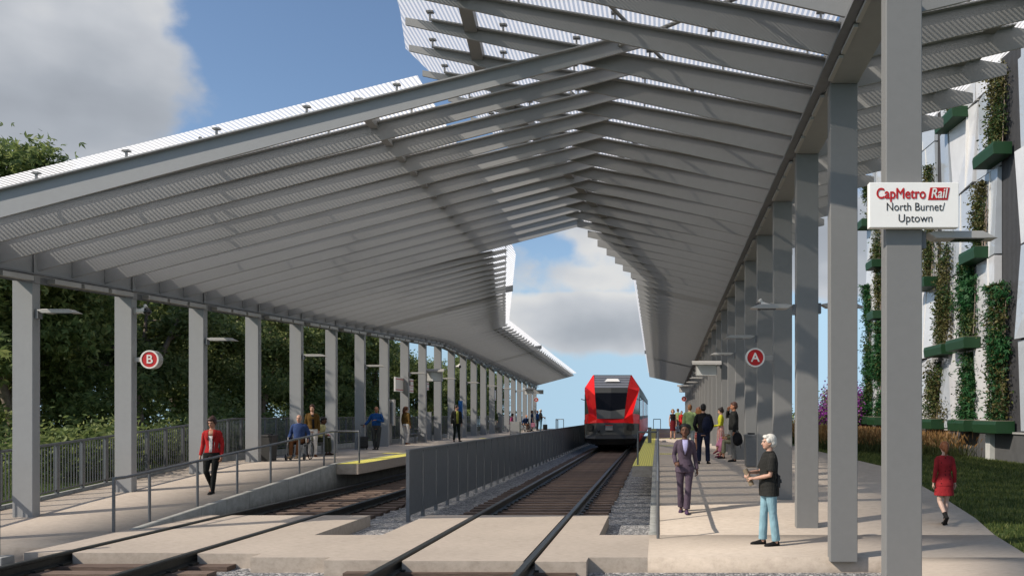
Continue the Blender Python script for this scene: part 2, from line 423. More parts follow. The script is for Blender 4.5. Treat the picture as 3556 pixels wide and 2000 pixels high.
# left platform: approach slab, ramp, deck
def deck(name, x0f, x1f, stations, zf, bottom=-0.4, matl=None):
    V = []; F = []
    n = len(stations)
    for y in stations:
        z = zf(y)
        V += [(x0f(y), y, z), (x1f(y), y, z), (x1f(y), y, bottom), (x0f(y), y, bottom)]
    for i in range(n-1):
        a, b = 4*i, 4*i+4
        F += [(a, a+1, b+1, b), (a+1, a+2, b+2, b+1), (a+2, a+3, b+3, b+2), (a+3, a, b, b+3)]
    F += [(3, 2, 1, 0), (4*n-4, 4*n-3, 4*n-2, 4*n-1)]
    ob = rawmesh(name, V, F, matl or M['paving'])
    bm = bmesh.new(); bm.from_mesh(ob.data); bmesh.ops.recalc_face_normals(bm, faces=bm.faces); bm.to_mesh(ob.data); bm.free()
    return tag(ob, kind='structure')
SL = [12.25, 13.2, 14.2, 15.5, 17, 19, 21, 23.1, 26, 32, 40, 50, 60, 70, YEND]
deck('platform_paving', lambda y: -13.25, lambda y: -9.425, SL, ramp_l)
SR = [YA, 12.5, 13.56, 15, 17, 19, 20.5, 22.0, 26, 32, 40, 50, 60, 70, YEND]
deck('platform_paving', lambda y: 0.0 if y > 13.57 else -0.149, lambda y: path_edge(y), [YA, 12.4, 13.56], ramp_r)
deck('platform_paving', lambda y: 0.02, lambda y: path_edge(y), [13.561, 15, 17, 19, 20.5, 22.0, 26, 32, 40, 50, 60, 70, YEND], ramp_r)
deck('platform_paving', lambda y: 0.298*y, lambda y: path_edge(y), [2.0, 6.0, 9.0, 11.0, YA-0.002], ramp_r)
# kerb walls along the ramps
def kerbwall(name, x0, x1, st, zf, extra=0.012):
    ob = deck(name, lambda y: x0, lambda y: x1, st, lambda y: zf(y)+extra, -0.4, M['kerb_wall'])
    return ob
def kerbwall_mat():
    m, nt, N, L, b = newmat('kerb_wall_concrete')
    tc = N.new('ShaderNodeTexCoord'); sp = N.new('ShaderNodeSeparateXYZ'); L.new(tc.outputs['Object'], sp.inputs[0])
    n = N.new('ShaderNodeTexNoise'); n.inputs['Scale'].default_value = 5; n.inputs['Detail'].default_value = 8; n.inputs['Roughness'].default_value = 0.7
    L.new(tc.outputs['Object'], n.inputs['Vector'])
    c = ramp(N, L, n.outputs['Fac'], [(0.3, (0.19, 0.19, 0.172)), (0.55, (0.27, 0.27, 0.245)), (0.75, (0.34, 0.335, 0.31))])
    f = math_node(N, L, 'FRACT', math_node(N, L, 'MULTIPLY', sp.outputs[1], 1/0.95))
    j = math_node(N, L, 'LESS_THAN', f, 0.014)
    mm = N.new('ShaderNodeMix'); mm.data_type = 'RGBA'; L.new(j, mm.inputs[0]); L.new(c, mm.inputs[6]); mm.inputs[7].default_value = (0.12, 0.12, 0.11, 1)
    L.new(mm.outputs[2], b.inputs['Base Color']); b.inputs['Roughness'].default_value = 0.88
    return m
M['kerb_wall'] = kerbwall_mat()
def kstep(name, x0, x1, st, zf, label):
    ob = kerbwall(name, x0, x1, st, zf); 
    if 'kind' in ob: del ob['kind']
    tag(ob, label, 'kerb'); return ob
kstep('ramp_kerb', -9.425, -9.26, [14.2, 15, 17, 19, 21, 23.1, 40, YEND], ramp_l, 'pale concrete edge wall of the left ramp beside the left track')
kstep('ramp_kerb', -0.15, 0.02, [13.561, 15, 17, 19, 20.5, 22.0, 40, YEND], ramp_r, 'pale concrete edge wall of the right ramp beside the red train track')
ob = deck('fence_kerb', lambda y: -13.40, lambda y: -13.24, [12.0, 14.2, 16.2, 18, 20, 22, 23.1, 24, 25.1, 40, YEND], lambda y: max(ramp_l(y-2)+0.2, ramp_l(y)+0.04), -0.4, M['kerb_wall'])
del ob['kind']; tag(ob, 'low concrete kerb running under the slatted fence in front of the trees', 'kerb')

# cantilevered platform edges with yellow strip
def edge(x0, x1, y0, lab):
    t = thing('platform_edge', lab, 'platform edge')
    MB().box(x0, x1, y0, YEND, PLAT-0.29, PLAT).build('edge_slab', M['paving'], t)
    MB().box(x0+0.002, x1-0.002, y0+0.002, YEND, PLAT+0.001, PLAT+0.006).build('yellow_strip', M['tactile'], t)
    return t
edge(-9.25, -8.62, 22.9, 'left platform edge slab with bright yellow strip beside the dividing fence')
edge(-0.71, -0.152, 22.0, 'right platform edge slab with yellow gridded strip beside the red train')
# yellow cross bars on the decks
bars = [('l', 26.3, 1.0, -12, -9.26), ('l', 47.5, 1.1, -11, -9.26)]
ys_r = [28.5, 36, 47, 59, 70]
for i, y in enumerate(ys_r):
    x1 = [1.05, 1.5, 1.6, 1.6, 1.7][i]
    o = MB().box(0.03, x1, y, y+0.62, PLAT+0.001, PLAT+0.006).build('tactile_strip', M['tactile'])
    lab = ['yellow tactile bar across right platform, nearest one behind the woman in purple suit', 'yellow tactile bar across right platform, second behind the woman in purple suit',
           'yellow tactile bar across right platform at the feet of the woman in dark red skirt', 'yellow tactile bar across right platform beyond the woman in dark red skirt', 'yellow tactile bar across right platform, farthest one before the end railing'][i]
    tag(o, lab, 'tactile paving', 'yellow tactile bars across the right platform')
for i, (y, x0) in enumerate([(29.0, -10.1), (47.0, -10.6)]):
    o = MB().box(x0, -9.43, y, y+0.62, PLAT+0.001, PLAT+0.006).build('tactile_strip', M['tactile'])
    tag(o, ['yellow tactile bar on left platform near the man with the suitcase', 'yellow tactile bar on left platform beyond the man in the dark suit'][i], 'tactile paving', 'yellow tactile bars on the left platform')

# ---------------------------------------------------------------- tracks
def rail_mesh(x, y0, y1, zt=0.025, zb=-0.15):
    mb = MB(); h = zt-zb
    prof = [(-0.085, 0), (0.085, 0), (0.085, 0.018), (0.018, 0.04), (0.014, h-0.055), (0.05, h-0.04), (0.05, h-0.010), (0.040, h), (-0.040, h), (-0.05, h-0.010), (-0.05, h-0.04), (-0.014, h-0.055), (-0.018, 0.04), (-0.085, 0.018)]
    mb.prism([(x+a, zb+b) for a, b in prof], y0, y1)
    return mb
sleeper_me = None
def track(xa, xb, n, lab, sp=0.52, ystart=9.0):
    t = thing('railway_track', lab, 'railway track')
    rail_mesh(xa, 2.0, 100).build('rail', M['rail'], t); rail_mesh(xb, 2.0, 100).build('rail', M['rail'], t)
    xm = (xa+xb)/2
    global sleeper_me
    if sleeper_me is None:
        so = MB().box(-1.62, 1.62, -0.125, 0.125, -0.36, -0.152)
        for xr in (-0.938, 0.938):
            for sx in (-1, 1): so.box(xr+sx*0.125-0.036, xr+sx*0.125+0.036, -0.08, 0.08, -0.151, -0.118)
        so = so.build('sleeper', M['wood'])
        so.data.materials.append(M['rail'])
        for pi, pg in enumerate(so.data.polygons): pg.material_index = 0 if pi < 6 else 1
        sleeper_me = so
        first = so
    else:
        first = sleeper_me.copy(); COL.objects.link(first)
    first.parent = t; first.location = (xm, ystart, 0)
    for i in range(1, n):
        c = first.copy(); COL.objects.link(c); c.parent = t; c.location = (xm + random.uniform(-.03, .03), ystart + sp*i, 0)
        c.rotation_euler = (0, 0, random.uniform(-.006, .006))
    return t
track(-8.76, -6.88, 64, 'left railway track half hidden behind the dividing fence', ystart=9.03)
track(-3.67, -1.80, 84, 'right railway track with the red train standing on it', ystart=9.10)
# ---------------------------------------------------------------- canopies
def zbL(y): return piece(y, [(12.3, 4.57), (44.0, 5.86), (79.0, 4.74)])
def zbR(y): return 6.85 - 0.0355*(y-8.56)
DL, DR = 2.874, 2.765
colL = [12.406 + DL*k for k in range(24)]          # front faces of the left columns
colR = [8.56 + DR*k for k in range(24)]
CW, CD = 0.39, 0.19

def column(x0, y, z0, z1, parent, fin=None, m='steel'):
    mb = MB().box(x0, x0+CW, y, y+CD, z0, z1)
    if fin: mb.box(x0+CW+0.002, x0+CW+0.02, y+0.02, y+CD-0.02, z1-0.12, z1+0.45)
    return mb.build('column', M[m], parent, bevel=0.010)

def rafter_mb(y, pts_b, pts_t, tip_dir, ext=0.3, fw=0.16):
    """web plate between bottom and top polylines (x,z) plus a flange on top; the web runs ext beyond the flange at its tip"""
    web = MB(); th = 0.02
    poly = list(pts_b) + list(reversed(pts_t))
    web.prism(poly, y-th, y+th)
    return web

def flange_mb(mb, y, pts_t, fw=0.19, t=0.022):
    for (xa, za), (xb, zb_) in zip(pts_t, pts_t[1:]):
        mb.hexa([(xa, y-fw/2, za), (xb, y-fw/2, zb_), (xb, y+fw/2, zb_), (xa, y+fw/2, za),
                 (xa, y-fw/2, za+t), (xb, y-fw/2, zb_+t), (xb, y+fw/2, zb_+t), (xa, y+fw/2, za+t)])

def beam(zf, x0, x1, ys_, h, parent, name='edge_beam'):
    mb = MB()
    for a, b in zip(ys_, ys_[1:]):
        mb.hexa([(x0, a, zf(a)), (x1, a, zf(a)), (x1, b, zf(b)), (x0, b, zf(b)), (x0, a, zf(a)+h), (x1, a, zf(a)+h), (x1, b, zf(b)+h), (x0, b, zf(b)+h)])
    return mb.build(name, M['steel'], parent)

SLB = 0.2653                   # slope of the rafter underside, left canopy
def STPf(y):                   # slope of the flange: rafters taper towards their tip
    xt = tipL(y); return SLB - (0.435 - (0.20 if y < 24.4 else 0.115))/(xt+11.57)
def tipL(y): return piece(y, [(12.53, -0.10), (24.2, -1.75)]) if y < 24.4 else piece(y, [(24.4, -4.66), (44.0, -8.42), (79.0, -8.32)])
def sheetL(y): return piece(y, [(12.4, -3.75), (24.4, -4.55), (25.0, -4.42), (44.0, -8.22), (79.2, -8.1)])
left = thing('platform_canopy', 'grey canopy over the left platform, its first rafters reaching across both tracks', 'canopy')
X0L = -12.0
for k, y in enumerate(colL):
    column(-12.39, y, ramp_l(y)-0.05, zbL(y)-0.001, left, True)
beam(zbL, -12.39, -12.03, [12.3, 44.0, 79.0], 0.62, left)
RL = [12.53 + 0.958*k for k in range(70)]
def raft_z_L(y): return zbL(y) + 0.23
JL = [33.05, 55.9]
for k, y in enumerate(RL):
    xt = tipL(y); xa = -12.02; zr = raft_z_L(y)
    def zb_(x): return zr + SLB*(x+11.57)
    STP = STPf(y)
    def zt_(x): return zr + 0.435 + STP*(x+11.57)
    ext = 0.42
    web = MB().prism([(xa, zb_(xa)+0.0), (xt, zb_(xt)), (xt, zt_(xt)-0.004), (xt-ext, zt_(xt-ext)), (xa, zt_(xa))], y-0.018, y+0.018)
    flange_mb(web, y, [(xa, zt_(xa)), (xt-ext, zt_(xt-ext))])
    stand = web
    xe = sheetL(y)-0.35
    nst = max(2, int((xe+11.3)/1.25))
    for i in range(nst+1):
        x = lerp(-11.2, xe, i/nst)
        z = zt_(x)+0.02
        stand.box(x-0.014, x+0.014, y-0.014, y+0.014, z, z+0.15)
        stand.box(x-0.055, x+0.055, y-0.04, y+0.04, z+0.125, z+0.152)
    web.build('rafter', M['steel'], left)
# roof sheets between the joints (one folded plane per stretch)
def sheet_left(ya, yb, xa=-12.3):
    V = []; F = []; n = 0
    st = sorted(set([ya, yb] + [y for y in (24.38, 24.42, 27, 30, 36, 40, 44.0) if ya < y < yb]))
    for y in st:
        STP = STPf(y)
        zr = raft_z_L(y) + 0.435 + 0.175
        xe = sheetL(y)
        V += [(xa, y, zr + STP*(xa+11.57)), (xe, y, zr + STP*(xe+11.57))]
    F = [(2*i, 2*i+1, 2*i+3, 2*i+2) for i in range(len(st)-1)]
    return rawmesh('roof_sheet', V, F, M['sheet'], left)
for a, b in ((12.42, JL[0]-0.06), (JL[0]+0.06, JL[1]-0.06), (JL[1]+0.06, 79.2)): sheet_left(a, b)
for y in JL:      # dark cover strip over each movement joint
    STP = STPf(y)
    zr = raft_z_L(y)+0.435; xe = sheetL(y)
    mb = MB(); 
    mb.hexa([(-11.75, y-0.07, zr+STP*(-.18)-0.05), (xe, y-0.07, zr+STP*(xe+11.57)-0.05), (xe, y+0.07, zr+STP*(xe+11.57)-0.05), (-11.75, y+0.07, zr+STP*(-.18)-0.05),
             (-11.75, y-0.07, zr+STP*(-.18)+0.2), (xe, y-0.07, zr+STP*(xe+11.57)+0.2), (xe, y+0.07, zr+STP*(xe+11.57)+0.2), (-11.75, y+0.07, zr+STP*(-.18)+0.2)])
    mb.build('joint_cover', M['steel_dark'], left)
# tube running along the canopy, threaded between the rafters
mb = MB()
for ya, yb in ((12.6, 24.4), (24.4, 44.0), (44.0, 79.0)):
    P = []
    for y in (ya, yb):
        x = sheetL(y)-1.0 if y > 24 else sheetL(y)-0.98
        zt = raft_z_L(y)+0.435+STPf(y-0.01 if y < 24.5 else y)*(x+11.57)
        P += [(x-0.07, y, zt-0.06), (x+0.07, y, zt-0.06), (x-0.07, y, zt+0.135), (x+0.07, y, zt+0.135)]
    mb.hexa([P[0], P[1], P[5], P[4], P[2], P[3], P[7], P[6]])
mb.build('stiffening_tube', M['steel'], left)
# diagonal bracing rods under the sheet
mb = MB()
for i in range(0, 66, 6):
    ya, yb = RL[i], RL[min(i+5, 69)]
    for x1, x2 in ((-11.0, -7.2), (-7.2, -9.6)):
        if x1 > sheetL(ya)-0.4 or x2 > sheetL(yb)-0.4: continue
        za = raft_z_L(ya)+0.46+STPf(ya)*(x1+11.57)+0.05; zc = raft_z_L(yb)+0.46+STPf(yb)*(x2+11.57)+0.05
        mb.tube([(x1, ya, za), (x2, yb, zc)], 0.03, 6)
mb.build('bracing_rod', M['steel'], left)
# light boxes in the slot under the edge beam
for k in range(23):
    ya = colL[k]+CD+0.12; yb = colL[k+1]-0.12; step = (yb-ya)/3
    for i in range(3):
        a, b = ya+step*i+0.05, ya+step*(i+1)-0.05
        if k > 12 and i != 1: continue
        MB().hexa([(-12.0, a, zbL(a)-0.10), (-11.84, a, zbL(a)-0.10), (-11.84, b, zbL(b)-0.10), (-12.0, b, zbL(b)-0.10),
                   (-12.0, a, zbL(a)-0.01), (-11.84, a, zbL(a)-0.01), (-11.84, b, zbL(b)-0.01), (-12.0, b, zbL(b)-0.01)]).build('light_box', M['lamp_metal'], left)
mb = MB()
for a, b in ((12.3, 44.0), (44.0, 79.0)):
    mb.hexa([(-12.03, a, zbL(a)-0.13), (-11.99, a, zbL(a)-0.13), (-11.99, b, zbL(b)-0.13), (-12.03, b, zbL(b)-0.13), (-12.03, a, zbL(a)-0.0), (-11.99, a, zbL(a)-0.0), (-11.99, b, zbL(b)-0.0), (-12.03, b, zbL(b)-0.0)])
    mb.hexa([(-11.92, a, zbL(a)+0.02), (-11.83, a, zbL(a)+0.02), (-11.83, b, zbL(b)+0.02), (-11.92, b, zbL(b)+0.02), (-11.92, a, zbL(a)+0.05), (-11.83, a, zbL(a)+0.05), (-11.83, b, zbL(b)+0.05), (-11.92, b, zbL(b)+0.05)])
mb.build('light_slot', M['steel_dark'], left)
# upright plates that close the gaps between the rafter feet
mb = MB()
for a, b in ((12.3, 44.0), (44.0, 79.0)):
    mb.hexa([(-12.02, a, raft_z_L(a)+0.3), (-11.995, a, raft_z_L(a)+0.3), (-11.995, b, raft_z_L(b)+0.3), (-12.02, b, raft_z_L(b)+0.3), (-12.02, a, raft_z_L(a)+0.44), (-11.995, a, raft_z_L(a)+0.44), (-11.995, b, raft_z_L(b)+0.44), (-12.02, b, raft_z_L(b)+0.44)])
mb.build('upper_plate', M['steel'], left)

# --- right canopy: one V-shaped rafter per station
right = thing('platform_canopy', 'grey two-winged canopy on the column row of the right platform', 'canopy')
XR = 2.45
M['steel_wing'] = mat('mid_grey_steel_paint', (0.25, 0.25, 0.243), 0.55, 0.03, 9, 0.03, 220, spec=0.35, stain=0.02)
M['steel_right'] = mat('darker_grey_steel_paint', (0.20, 0.198, 0.190), 0.55, 0.03, 9, 0.03, 220, spec=0.35, stain=0.02)
for k, y in enumerate(colR): column(XR, y, ramp_r(y)-0.05, zbR(y)-0.001, right, None, 'steel_right')
beam(zbR, XR+0.002, XR+CW-0.002, [8.4, 72.9], 0.62, right)
RR = [12.68 + 0.955*(k-3) for k in range(66)]
def tipR(y): return piece(y, [(2, -2.6), (6, -3.2), (12.29, -3.92), (14.2, -4.4), (23.5, -2.28), (28.5, -1.11), (29.5, -0.82), (73, -0.78)])
def sheetR(y): return piece(y, [(2, -2.4), (6, -3.0), (12.8, -4.15), (14.2, -4.5), (23.5, -2.3), (28.5, -1.02), (29.5, -0.98), (73, -0.9)])
def wingR(y): return piece(y, [(6, 6.3), (12.8, 5.53), (22, 3.95), (30, 3.7), (73, 3.6)])
JR = [30.1, 55.2]
SBR, STR_ = 0.222, 0.177
def zrR(y): return zbR(y)+0.10
for y in RR:
    xt = tipR(y); xw = wingR(y); z0 = zrR(y)
    def zb_(x): return z0 + SBR*(2.44-x) if x < 2.44 else z0 + 0.24*(x-2.86) if x > 2.86 else z0
    def zt_(x): return z0 + 0.41 + STR_*(2.44-x) if x < 2.44 else z0+0.41+0.205*(x-2.86) if x > 2.86 else z0+0.41
    e = 0.42
    web = MB().prism([(xt, zb_(xt)), (2.44, zb_(2.44)), (2.86, zb_(2.86)), (xw, zb_(xw)), (xw, zb_(xw)+0.16), (xw-e, zt_(xw-e)), (2.86, zt_(2.86)), (2.44, zt_(2.44)), (xt+e, zt_(xt+e)), (xt, max(zt_(xt)-0.004, zb_(xt)+0.1))], y-0.018, y+0.018)
    flange_mb(web, y, [(xt+e, zt_(xt+e)), (2.44, zt_(2.44)), (2.86, zt_(2.86)), (xw-e, zt_(xw-e))])
    stand = web
    xs_, xe_ = sheetR(y)+0.5, 2.2
    n = max(2, int((xe_-xs_)/1.15))
    for i in range(n+1):
        x = lerp(xs_, xe_, i/n); z = zt_(x)+0.02
        stand.box(x-0.014, x+0.014, y-0.014, y+0.014, z, z+0.15); stand.box(x-0.055, x+0.055, y-0.04, y+0.04, z+0.125, z+0.152)
    x = 3.3
    while x < xw-0.2:
        z = zt_(x)+0.02
        stand.box(x-0.014, x+0.014, y-0.014, y+0.014, z, z+0.15); x += 0.9
    web.build('rafter', M['steel_wing'], right)
def sheet_right(ya, yb):
    st = sorted(set([ya, yb] + [y for y in (12.8, 14.2, 22.0, 23.5, 28.5, 29.5) if ya < y < yb]))
    V = []
    for y in st:
        z0 = zrR(y)+0.41+0.175; xs_ = sheetR(y)
        V += [(xs_, y, z0+STR_*(2.44-xs_)), (2.44, y, z0)]
    rawmesh('roof_sheet', V, [(2*i, 2*i+1, 2*i+3, 2*i+2) for i in range(len(st)-1)], M['sheet'], right)
    V = []
    for y in st:
        z0 = zrR(y)+0.41+0.175; xw = wingR(y)+0.25
        V += [(2.86, y, z0), (xw, y, z0+0.205*(xw-2.86))]
    rawmesh('roof_sheet', V, [(2*i, 2*i+1, 2*i+3, 2*i+2) for i in range(len(st)-1)], M['sheet'], right)
for a, b in ((9.6, JR[0]-0.06), (JR[0]+0.06, JR[1]-0.06), (JR[1]+0.06, 72.6)): sheet_right(a, b)
for y in JR:
    z0 = zrR(y)+0.41; xs_ = sheetR(y)
    MB().hexa([(xs_, y-0.07, z0+STR_*(2.44-xs_)-0.05), (2.44, y-0.07, z0-0.05), (2.44, y+0.07, z0-0.05), (xs_, y+0.07, z0+STR_*(2.44-xs_)-0.05),
               (xs_, y-0.07, z0+STR_*(2.44-xs_)+0.2), (2.44, y-0.07, z0+0.2), (2.44, y+0.07, z0+0.2), (xs_, y+0.07, z0+STR_*(2.44-xs_)+0.2)]).build('joint_cover', M['steel_dark'], right)
mb = MB()
for (ya, xa), (yb, xb) in (((9.7, -2.63), (14.2, -3.15)), ((14.2, -3.15), (28.5, -0.2)), ((28.5, -0.2), (72.5, 0.0))):
    P = []
    for y, x in ((ya, xa), (yb, xb)):
        zt = zrR(y)+0.41+STR_*(2.44-x)
        P += [(x-0.10, y, zt-0.06), (x+0.10, y, zt-0.06), (x-0.10, y, zt+0.135), (x+0.10, y, zt+0.135)]
    mb.hexa([P[0], P[1], P[5], P[4], P[2], P[3], P[7], P[6]])
for (ya, xa), (yb, xb) in (((9.7, 5.03), (12.8, 4.75)), ((12.8, 4.75), (22.0, 3.4))):
    P = []
    for y, x in ((ya, xa), (yb, xb)):
        zt = zrR(y)+0.41+0.205*(x-2.86)
        P += [(x-0.10, y, zt-0.02), (x+0.10, y, zt-0.02), (x-0.10, y, zt+0.135), (x+0.10, y, zt+0.135)]
    mb.hexa([P[0], P[1], P[5], P[4], P[2], P[3], P[7], P[6]])
mb.build('stiffening_tube', M['steel_right'], right)
mb = MB()
for i in range(0, 66, 5):
    ya, yb = RR[i], RR[min(i+4, 65)]
    for x1, x2 in ((1.8, -1.6), (-1.6, 0.6)):
        if x1 < sheetR(ya)+0.4 or x2 < sheetR(yb)+0.4: continue
        za = zrR(ya)+0.44+STR_*(2.44-x1)+0.05; zc = zrR(yb)+0.44+STR_*(2.44-x2)+0.05
        mb.tube([(x1, ya, za), (x2, yb, zc)], 0.03, 6)
mb.build('bracing_rod', M['steel_right'], right)
for k in range(0, 12):
    ya = colR[k]+CD+0.12; yb = colR[k+1]-0.12; step = (yb-ya)/3
    for i in range(3):
        a, b = ya+step*i+0.05, ya+step*(i+1)-0.05
        MB().hexa([(2.385, a, zbR(a)-0.05), (2.44, a, zbR(a)-0.05), (2.44, b, zbR(b)-0.05), (2.385, b, zbR(b)-0.05),
                   (2.385, a, zbR(a)-0.01), (2.44, a, zbR(a)-0.01), (2.44, b, zbR(b)-0.01), (2.385, b, zbR(b)-0.01)]).build('light_box', M['lamp_metal'], right)
mb = MB(); a, b = 8.4, 72.9
mb.hexa([(2.27, a, zbR(a)+0.02), (2.445, a, zbR(a)+0.02), (2.445, b, zbR(b)+0.02), (2.27, b, zbR(b)+0.02), (2.27, a, zbR(a)+0.06), (2.445, a, zbR(a)+0.06), (2.445, b, zbR(b)+0.06), (2.27, b, zbR(b)+0.06)])
mb.build('light_slot', M['steel_dark'], right)
# ---------------------------------------------------------------- fences and handrails
fence = thing('slatted_fence', 'long grey slatted metal fence between the left platform and the trees', 'fence')
FP = 0.78
nb = int((YEND-12.2)/FP)
XF = -13.33
def fb(y): return ramp_l(y-2)+0.25
mbt = MB()
for i in range(nb):
    ya, yb = 12.2+FP*i, 12.2+FP*(i+1)
    MB().box(XF-0.03, XF+0.03, ya-0.032, ya+0.032, ramp_l(ya-2)+0.18, fb(ya)+1.02).build('fence_post', M['rail_grey'], fence)
    pm = MB()
    nbar = 8 if i < 22 else 6
    for k in range(nbar):
        y = ya + FP*(k+1)/(nbar+1); w = 0.011 if i < 22 else 0.014
        pm.box(XF-0.006, XF+0.006, y-w, y+w, fb(y)+0.02, fb(y)+1.0)
    pm.hexa([(XF-0.018, ya+0.03, fb(ya)), (XF+0.018, ya+0.03, fb(ya)), (XF+0.018, yb-0.03, fb(yb)), (XF-0.018, yb-0.03, fb(yb)),
             (XF-0.018, ya+0.03, fb(ya)+0.035), (XF+0.018, ya+0.03, fb(ya)+0.035), (XF+0.018, yb-0.03, fb(yb)+0.035), (XF-0.018, yb-0.03, fb(yb)+0.035)])
    pm.build('baluster_panel', M['rail_grey'], fence)
st = [12.2, 16.2, 25.1, 12.2+FP*nb]
for a, b in zip(st, st[1:]):
    za, zb2 = fb(a)+1.02, fb(b)+1.02
    mbt.hexa([(XF-0.04, a, za), (XF+0.04, a, za), (XF+0.04, b, zb2), (XF-0.04, b, zb2), (XF-0.04, a, za+0.05), (XF+0.04, a, za+0.05), (XF+0.04, b, zb2+0.05), (XF-0.04, b, zb2+0.05)])
mbt.build('top_rail', M['rail_grey'], fence)

mid = thing('dividing_fence', 'dark ribbed metal fence standing on ballast between the two tracks', 'fence')
XM = -5.27; YM = 16.8; PM = 1.04
for i in range(58):
    y = YM + PM*i
    MB().box(XM-0.035, XM+0.035, y-0.035, y+0.035, -0.35, 1.27).build('fence_post', M['steel_dark'], mid)
    if i == 57: break
    pm = MB(); n = 22 if i < 12 else 14
    a, b = y+0.045, y+PM-0.075
    for k in range(n):
        yy = lerp(a, b, (k+0.5)/n); w = (b-a)/n*0.5*0.8
        pm.box(XM-0.022, XM+0.022, yy-w, yy+w, -0.06, 1.269)
    pm.box(XM-0.012, XM+0.012, a, b, -0.09, -0.055)
    pm.box(XM-0.006, XM+0.006, a, b, -0.05, 1.268)
    pm.build('ribbed_panel', M['steel_dark'], mid)
MB().box(XM-0.045, XM+0.045, YM-0.036, YM+PM*57+0.036, 1.271, 1.31).build('top_rail', M['steel_dark'], mid)

def handrail(label, pts, posts, h=0.93, r=0.028, group=None, zf=None):
    """pts: top rail polyline of (x,y,base z); posts: (x,y,base z)"""
    t = thing('handrail', label, 'handrail', group=group)
    MB().tube([(x, y, z+h) for x, y, z in pts], r, 8).build('top_rail', M['rail_grey'], t)
    for x, y, z in posts:
        MB().cyl((x, y, z-0.03), (x, y, z+h), r*0.93, 8).build('post', M['rail_grey'], t)
    return t
lp = [13.9, 14.88, 16.43, 17.98, 19.53, 21.1, 22.65, 23.4]
handrail('grey tube handrail climbing the left ramp in front of the woman in the red jacket', [(-9.5, y, ramp_l(y)) for y in (13.9, 14.2, 23.1, 23.4)] + [(-8.76, 23.35, PLAT)], [(-9.5, y, ramp_l(y)) for y in lp] + [(-8.76, 23.35, PLAT)])
rp = [13.17, 14.7, 16.25, 17.8, 19.35, 20.9, 22.45]
handrail('grey tube handrail along the right ramp edge beside the woman in the purple suit', [(0.0, y, ramp_r(y)) for y in (13.17, 13.56, 22.0, 22.45)] + [(-0.57, 22.45, PLAT)], [(0.0, y, ramp_r(y)+0.012) for y in rp] + [(-0.57, 22.45, PLAT)])
handrail('small railing at the far end of the left platform', [(-9.95, 79.2, PLAT-.1), (-9.95, 77.6, PLAT), (-9.2, 77.6, PLAT)], [(-9.95, 77.6, PLAT), (-9.2, 77.6, PLAT), (-9.95, 78.4, PLAT), (-9.95, 79.2, PLAT-.1)], 0.95, 0.035)
handrail('small railing at the far end of the right platform beyond the train', [(-0.45, 79.0, PLAT), (0.25, 79.0, PLAT)], [(-0.45, 79.0, PLAT), (0.25, 79.0, PLAT)], 0.95, 0.035)

t = thing('gate_post', 'short square grey post on a concrete footing at the left end of the crossing', 'post', (-9.62, 11.62, -0.22))
MB().box(-0.14, 0.14, -0.12, 0.12, -0.1, 0.20).build('concrete_footing', M['concrete'], t, bevel=0.01)
MB().box(-0.085, -0.005, -0.04, 0.04, 0.20, 1.28).build('square_post', M['rail_grey'], t, bevel=0.006)

# ---------------------------------------------------------------- lettering
def text_mesh(body, size, mat_, loc, rot, parent, name='lettering', offset=0.0, shear=0.0, extrude=0.002, align='CENTER', xs=1.0, bold=0.0):
    cu = bpy.data.curves.new('lettering_curve', 'FONT'); cu.body = body; cu.size = size; cu.offset = offset; cu.shear = shear
    cu.extrude = extrude; cu.align_x = align; cu.align_y = 'CENTER'
    o = bpy.data.objects.new('lettering_tmp', cu); COL.objects.link(o)
    dg = bpy.context.evaluated_depsgraph_get()
    me = bpy.data.meshes.new_from_object(o.evaluated_get(dg))
    bpy.data.objects.remove(o)
    if bold:
        b0 = bmesh.new(); b0.from_mesh(me); src = me.copy()
        for q, (dx, dy) in enumerate(((bold, 0), (-bold, 0), (0, bold*0.8), (0, -bold*0.8))):
            c = src.copy(); c.transform(Matrix.Translation((dx, dy, 0.0004*(q+1)))); b0.from_mesh(c)
        b0.to_mesh(me); b0.free()
    me.materials.clear(); me.materials.append(mat_)
    ob = bpy.data.objects.new(name, me); COL.objects.link(ob)
    ob.location = loc; ob.rotation_euler = rot; ob.scale = (xs, 1, 1)
    if parent is not None: ob.parent = parent
    return ob
FRONT = (PI/2, 0, 0)           # text standing upright, read from -y

# station name sign on the first right column
s = thing('station_name_sign', 'white station name sign with red and black lettering on the nearest right column', 'sign', (2.72, 8.50, 4.27))
M['sign_white'] = mat('white_sign_face', (0.88, 0.86, 0.81), 0.45, 0.02, 6)
MB().box(-0.475, 0.475, -0.045, 0.045, -0.24, 0.24).build('sign_board', M['sign_white'], s, bevel=0.006)
text_mesh('CapMetro', 0.158, M['red'], (-0.405, -0.049, 0.115), FRONT, s, extrude=0.0004, align='LEFT', xs=0.80, bold=0.0042)
MB().prism([(0.145, 0.052), (0.352, 0.052), (0.376, 0.183), (0.169, 0.183)], -0.0495, -0.0455).build('logo_block', M['red'], s)
text_mesh('Rail', 0.148, M['white'], (0.258, -0.0525, 0.117), FRONT, s, extrude=0.0004, shear=0.2, xs=0.80, bold=0.003)
text_mesh('North Burnet/', 0.122, M['text_black'], (0.012, -0.049, -0.025), FRONT, s, xs=0.87, extrude=0.0004)
text_mesh('Uptown', 0.122, M['text_black'], (0.012, -0.049, -0.145), FRONT, s, xs=0.92, extrude=0.0004)

